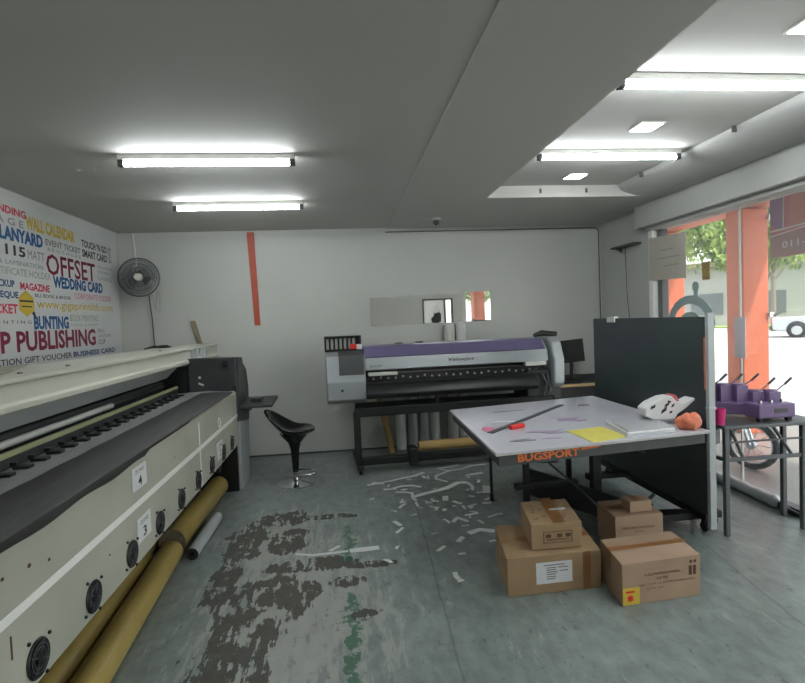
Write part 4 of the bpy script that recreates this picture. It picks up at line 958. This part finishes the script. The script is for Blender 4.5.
# ------------------------------------------------------------------ cardboard boxes
SHEAR = []
def carton(label, loc, rz, w, d, h, m_, sx=0):
    t = thing('cardboard_box', label, 'box', loc, rz, 'cardboard boxes on the floor')
    b = build('carton', MB().box(0, w, 0, d, 0, h), m_, t, bevel=.004)
    SHEAR.append((t, sx))
    return t, b
tA, bA = carton('large cardboard box at the left with a white address sheet', (.845, 2.775, 0), R(1), .545, .44, .215, 'cardboard', .17)
build('address_sheet', MB().box(.165, .375, -.0015, 0, .055, .175), 'paper', tA)
ls = MB()
for z, x0, x1 in ((.155, .27, .39), (.14, .285, .34), (.128, .285, .34), (.116, .285, .35), (.104, .285, .34), (.09, .285, .34), (.078, .285, .335), (.14, .35, .41), (.12, .36, .41)): ls.box(x0 - .06, x1 - .06, -.0022, -.0015, z, z + .005)
build('print', ls, 'print_grey', tA)
build('packing_tape', MB().box(-.001, .546, .20, .26, .2155, .2165).box(-.0015, 0, .2, .26, .13, .2155).box(.44, .485, -.001, 0, .001, .215), 'tape', tA)
build('flap', MB().add([(-.002, .0, .216), (-.002, .46, .216), (.10, .46, .217), (.10, .0, .217)], [[0, 1, 2, 3]]).box(.0, .12, .02, .2, .2155, .219), 'cardboard', tA)
tB, bB = carton('cardboard box standing on top of the large left box', (1.01, 2.84, .2195), R(-1), .295, .37, .148, 'cardboard', .16)
pb = MB()
for x, y in ((.03, .06), (.03, .16), (.03, .26), (.08, .09), (.08, .2), (.035, .21)): pb.text('UP', (x, y, .1495), (1, 0, 0), (0, 1, 0), .03, .03)
pb.box(.07, .075, -.0012, 0, .035, .10).box(.235, .24, -.0012, 0, .035, .10).box(.07, .24, -.0012, 0, .035, .038).box(.07, .24, -.0012, 0, .097, .10)
for x in (.085, .15, .20): pb.box(x, x + .03, -.0012, 0, .065, .085)
for z in (.048, .055): pb.box(.09, .22, -.0012, 0, z, z + .003)
build('print', pb, 'print_dark', tB)
build('packing_tape', MB().box(.13, .20, -.001, .401, .149, .1498), 'tape', tB)
build('label_strip', MB().box(.15, .25, .19, .215, .1495, .151), 'paper', tB)
tC, bC = carton('cardboard box behind the front right box, with the tiny box on it', (1.675, 3.15, 0), R(0), .325, .30, .24, 'cardboard2', .1)
pc = MB().text('PRINTING MATERIAL', (.05, -.001, .155), (1, 0, 0), (0, 0, 1), .22, .014).text('50 PCS', (.13, -.001, .13), (1, 0, 0), (0, 0, 1), .06, .012)
build('print', pc, 'print_dark', tC)
build('packing_tape', MB().box(-.0005, .3255, .13, .19, .2405, .2412), 'tape', tC)
tD, bD = carton('cardboard box at the front right with a yellow warning sticker', (1.40, 2.575, 0), R(4), .465, .31, .225, 'cardboard2', .20)
build('warning_sticker', MB().box(.003, .10, -.0015, 0, .003, .095), 'ink_yellow', tD)
wp = MB().prism([(.045 + .022 * math.cos(a) * (1 if k % 2 else .6), .038 + .022 * math.sin(a) * (1 if k % 2 else .6)) for k, a in enumerate([2 * PI * i / 12 for i in range(12)])], 'y', -.0024, -.0015)
wp.box(.02, .07, -.0022, -.0015, .068, .078)
build('warning_mark', wp, 'red', tD)
pd_ = MB().text('SUBLIMATION PAPER', (.13, -.001, .145), (1, 0, 0), (0, 0, 1), .21, .014).text('A4 100', (.20, -.001, .12), (1, 0, 0), (0, 0, 1), .07, .014)
pd_.text('NO. 1 LOT 12 MADE IN MALAYSIA', (.10, -.001, .095), (1, 0, 0), (0, 0, 1), .33, .010).text('QTY 20', (.14, -.001, .07), (1, 0, 0), (0, 0, 1), .10, .010)
for x in (.395, .42): pd_.box(x, x + .018, -.001, 0, .12, .17).box(x + .005, x + .02, -.001, 0, .185, .20)
build('print', pd_, 'print_dark', tD)
build('packing_tape', MB().box(-.0005, .4705, .155, .20, .2255, .2262).box(-.001, 0, .155, .2, .13, .2255), 'tape', tD)
tE, bE = carton('tiny cardboard box sitting on the rear box', (1.80, 3.19, .242), R(4), .155, .11, .072, 'cardboard2', .1)
build('packing_tape', MB().box(.05, .08, -.0006, .1206, .0755, .0762), 'tape', tE)

for t_, sx in SHEAR:
    for ch_ in t_.children:
        for v_ in ch_.data.vertices: v_.co.x += sx * v_.co.y

# ------------------------------------------------------------------ folding table with the mug press
ft = thing('folding_table', 'narrow grey folding table by the shopfront glass', 'table', (2.83, 3.45, 0))
build('tabletop', MB().box(2.475, 3.20, 3.20, 3.68, .735, .76), 'grey_metal', ft, world=True, bevel=.006)
for x, y in ((2.53, 3.26), (3.10, 3.26), (2.525, 3.60), (3.17, 3.50)): build('leg', MB().box(x - .016, x + .016, y - .016, y + .016, 0, .735), 'grey_metal', ft, world=True, bevel=.004)
build('crossbar', MB().box(2.53, 3.12, 3.25, 3.275, .505, .53).box(2.53, 3.12, 3.25, 3.27, .63, .64).box(2.52, 2.54, 3.26, 3.60, .505, .53), 'grey_metal', ft, world=True, bevel=.003)
build('brace', MB().tube([(2.57, 3.27, .735), (2.66, 3.27, .53)], .011, 8).tube([(2.88, 3.27, .735), (3.02, 3.27, .53)], .011, 8), 'grey_metal', ft, world=True, smooth=True)
mp_ = thing('mug_press', 'purple five-station mug heat press on the folding table', 'mug press', (2.88, 3.46, .76))
build('housing', MB().slab([(2.54, 3.48), (2.96, 3.31), (3.02, 3.44), (2.60, 3.62)], .79, .875), 'purple2', mp_, world=True, bevel=.008)
cbx = build('control_box', MB().box(2.76, 3.03, 3.24, 3.37, .785, .88), 'purple2', mp_, world=True, bevel=.008)
build('control_label', MB().box(2.87, 2.97, 3.238, 3.2405, .82, .85), 'darkgrey', cbx, world=True)
build('knobs', MB().lathe([(.012, 0), (.010, .02)], (2.82, 3.30, .88), 10).lathe([(.012, 0), (.010, .02)], (2.90, 3.30, .88), 10).lathe([(.012, 0), (.010, .02)], (2.98, 3.30, .88), 10), 'chrome', cbx, world=True, smooth=True)
for fx, fy in ((2.79, 3.27), (3.0, 3.27), (2.62, 3.57), (2.97, 3.42)): build('rubber_foot', MB().box(fx - .015, fx + .015, fy - .015, fy + .015, .76, .79), 'rubber', mp_, world=True)
for k in range(5):
    x = 2.61 + k * .092; y = 3.545 - k * .038
    htop = 1.0 if k < 3 else .955
    st_ = build('heater', MB().lathe([(.03, .87), (.045, .88), (.045, htop - .01), (.04, htop), (.02, htop)], (x, y, 0), 20).box(x - .046, x + .042, y - .045, y + .04, .87, htop - .012), 'purple2', mp_, world=True, smooth=True)
    a0 = Vector((x + .01, y - .02, htop - .02)); a1 = a0 + Vector((.055, -.03, .045 if k < 3 else .06)); a2 = a1 + Vector((.04, -.015, .045))
    build('lever', MB().tube([a0, a1], .0045, 8), 'chrome', st_, world=True, smooth=True)
    build('grip', MB().tube([a1, a2], .008, 10), 'darkgrey', st_, world=True, smooth=True)
o = build('pink_cup', MB().lathe([(.028, 0), (.036, .10), (.037, .105), (.033, .105), (.03, .09)], n=22), 'pink', loc=(2.505, 3.28, .76), smooth=True)
tag(o, 'pink plastic cup at the left end of the folding table', 'cup')

# wrapped roll on the floor by the glass
wr_ = thing('wrapped_roll', 'long roll in clear plastic on the floor along the glass', 'roll', (3.215, 3.58, .052), R(-1))
pts = []; nn = 26; rr = []
for i in range(nn + 1):
    t_ = i / nn; pts.append((.03 * math.sin(t_ * 5), 1.55 * t_, .004 * math.sin(t_ * 23))); rr.append(.046 + .004 * math.sin(i * 2.1) - (.03 if i in (0, nn) else 0))
build('wrap', MB().tube(pts, rr, 16), 'clearplastic', wr_, smooth=True)
build('dark_roll', MB().tube([(p[0], p[1], p[2] - .005) for p in pts[1:-1]], .034, 14), 'darkgrey', wr_, smooth=True)
wt = build('wrap_tail', MB().tube([(0, 0, 0), (.0, -.08, -.02), (.03, -.15, -.035)], [.028, .02, .012], 10), 'black', wr_, smooth=True)

# ------------------------------------------------------------------ paper scraps on the floor
def ribbon(pts, w, label, group, m_='paper', h=.003):
    P_ = [Vector((x, y, 0)) for x, y in pts]; c0 = P_[0].copy(); vs = []; k = len(P_)
    for i, p in enumerate(P_):
        d = (P_[min(i + 1, k - 1)] - P_[max(i - 1, 0)]).normalized(); nr = Vector((-d.y, d.x, 0)) * w / 2
        for s_ in (1, -1):
            q = p + nr * s_ - c0; z = .001 + random.uniform(0, .006)
            vs += [(q.x, q.y, z), (q.x, q.y, z + h)]
    fs = []
    for i in range(k - 1):
        a = 4 * i; b = a + 4; fs += [[a + 1, a + 3, b + 3, b + 1], [a, b, b + 2, a + 2], [a, a + 1, b + 1, b], [a + 2, b + 2, b + 3, a + 3]]
    fs += [[0, 2, 3, 1], [4 * k - 4, 4 * k - 3, 4 * k - 1, 4 * k - 2]]
    o = build('paper_strip' if group is None or 'strip' in group else 'paper_scrap', MB().add(vs, fs), m_, loc=(c0.x, c0.y, 0))
    return tag(o, label, 'paper strip' if 'strip' in label else 'paper scrap', group)
gs = 'long white paper strips on the floor'
ribbon([(.18, 4.95), (.35, 5.0), (.52, 5.08), (.66, 5.13), (.76, 5.22)], .035, 'long curling paper strip just below the stand of the roll-fed printer', gs)
ribbon([(.55, 4.52), (.70, 4.60), (.88, 4.68), (1.02, 4.82), (1.10, 4.80)], .055, 'widest long paper strip, lying left of the thin table leg', gs)
ribbon([(.41, 4.80), (.50, 4.84), (.60, 4.83), (.66, 4.77)], .03, 'short curved paper strip beside the widest strip', gs)
ribbon([(.42, 4.69), (.52, 4.66), (.56, 4.62), (.55, 4.50), (.57, 4.42)], .028, 'hooked paper strip at the left end of the widest strip', gs)
ribbon([(1.16, 5.40), (.92, 5.32), (1.02, 5.22), (.86, 5.08), (.84, 4.98), (.93, 4.86)], .028, 'zigzag paper strip in front of the kraft tube', gs)
ribbon([(1.02, 5.22), (1.14, 5.24), (1.28, 5.34), (1.44, 5.36)], .022, 'thin paper strip trailing right toward the table leg', gs)
ribbon([(1.10, 4.80), (1.12, 4.68), (1.10, 4.58)], .03, 'short bent paper strip at the right end of the widest strip', gs)
ribbon([(-.37, 3.56), (-.26, 3.53), (-.14, 3.535), (-.02, 3.545)], .022, 'thin straight paper strip lying left of the green paint line', gs)
ribbon([(-.01, 3.54), (.09, 3.545), (.19, 3.55)], .055, 'wide short paper strip crossing the green paint line', gs)
small = [(-.11, 3.60, .9, .10, .03), (.36, 3.82, 1.0, .11, .022), (.31, 3.53, 1.2, .05, .02), (.23, 3.34, 2.3, .07, .03), (.60, 3.45, .8, .09, .03), (.76, 3.57, .9, .09, .035),
         (.62, 3.06, 1.6, .09, .03), (.63, 3.0, .3, .04, .02), (.73, 3.92, 1.9, .09, .022), (.97, 3.50, .2, .05, .025), (1.06, 3.48, 2.6, .09, .035), (.50, 4.1, .4, .06, .02),
         (.68, 4.35, .2, .09, .02), (.58, 4.25, 2.2, .05, .015), (.82, 4.42, 1.4, .10, .05), (.90, 4.30, 2.2, .09, .04), (1.0, 4.2, .6, .10, .03), (.95, 4.02, .3, .12, .02), (1.10, 3.95, .5, .10, .02),
         (.76, 4.15, 1.2, .05, .03), (.86, 4.22, .3, .04, .02), (1.05, 4.42, 2.5, .05, .03), (.6, 3.7, .2, .05, .012), (.45, 4.45, 1.1, .06, .012), (.2, 4.55, .5, .05, .015), (.85, 3.8, .2, .06, .02),
         (.98, 3.85, 1.9, .07, .02), (1.25, 5.05, .3, .16, .05), (.72, 3.35, .1, .05, .018), (.28, 4.98, 2.7, .12, .04)]
rs_ = random.Random(12)
small += [(rs_.uniform(.35, 1.25), rs_.uniform(3.9, 5.1), rs_.uniform(0, 3.1), rs_.uniform(.03, .12), rs_.uniform(.008, .035)) for _ in range(34)]
for i, (x, y, a, l, w) in enumerate(small):
    dx, dy = math.cos(a) * l / 2, math.sin(a) * l / 2; b_ = random.uniform(-.25, .25) * l
    ribbon([(x - dx, y - dy), (x + b_ * .3, y + b_ * .3), (x + dx, y + dy)], w, 'small torn white paper scrap on the grey floor in front of the printer', 'small white paper scraps on the floor')
ribbon([(.84, 3.66), (.93, 3.70), (1.03, 3.66)], .055, 'pale folded paper scrap on the floor left of the large box', 'larger paper scraps on the floor')
ribbon([(1.21, 4.47), (1.26, 4.66)], .09, 'square pale paper scrap beside the thin table leg', 'larger paper scraps on the floor')

# dark bag hanging on the glass door (seen in the mirror)
hb_ = thing('hanging_bag', 'dark bag hanging in the bright doorway, seen in the mirror', 'bag', (2.60, YF + .04, 1.42))
build('pouch', MB().prism([(-.14, .02), (-.16, .14), (-.09, .18), (-.07, .26), (.07, .30), (.12, .24), (.12, .05), (.0, -.02)], 'y', -.05, .03), 'black', hb_, bevel=.02, smooth=True)
build('strap', MB().tube([(-.08, 0, .22), (0, 0, .50), (.09, 0, .24)], .008, 8), 'black', hb_, smooth=True)

# ------------------------------------------------------------------ light
w = bpy.data.worlds.new('World'); SC.world = w; w.use_nodes = True
nt_ = w.node_tree; nt_.nodes.clear()
sky = nt_.nodes.new('ShaderNodeTexSky'); sky.sky_type = 'NISHITA'; sky.sun_disc = False; sky.sun_elevation = R(58); sky.sun_rotation = R(150); sky.dust_density = 3.5; sky.air_density = 1.2
mx = nt_.nodes.new('ShaderNodeMix'); mx.data_type = 'RGBA'; mx.inputs[0].default_value = .55; mx.inputs[7].default_value = (1, 1, 1, 1)
bgd = nt_.nodes.new('ShaderNodeBackground'); out = nt_.nodes.new('ShaderNodeOutputWorld')
sc2 = nt_.nodes.new('ShaderNodeVectorMath'); sc2.operation = 'SCALE'; sc2.inputs['Scale'].default_value = .16
nt_.links.new(sky.outputs[0], sc2.inputs[0]); nt_.links.new(sc2.outputs[0], mx.inputs[6]); nt_.links.new(mx.outputs[2], bgd.inputs[0]); nt_.links.new(bgd.outputs[0], out.inputs[0])
bgd.inputs['Strength'].default_value = 2.3
sl = bpy.data.lights.new('sun', 'SUN'); sl.energy = 3.2; sl.angle = R(1.5); sl.color = (1, .95, .87)
so_ = bpy.data.objects.new('sun', sl); COL.objects.link(so_)
so_.rotation_euler = (Vector((-.35, .6, -.95))).to_track_quat('-Z', 'Y').to_euler()
so_.location = (20, -10, 30)

# ------------------------------------------------------------------ camera
cam = bpy.data.cameras.new('camera'); co = bpy.data.objects.new('camera', cam); COL.objects.link(co)
cam.sensor_fit = 'HORIZONTAL'; cam.sensor_width = 36; cam.lens = 36 * 530 / 805; cam.clip_start = .02; cam.clip_end = 300
co.location = (0, 0, 1.55); co.rotation_mode = 'XYZ'; co.rotation_euler = (R(87.627), R(2.2886), R(-6.6197))
SC.camera = co
SC.view_settings.view_transform = 'Standard'; SC.view_settings.look = 'None'; SC.view_settings.gamma = 1; SC.view_settings.exposure = 0.84
try: SC.view_settings.use_curve_mapping = False
except Exception: pass
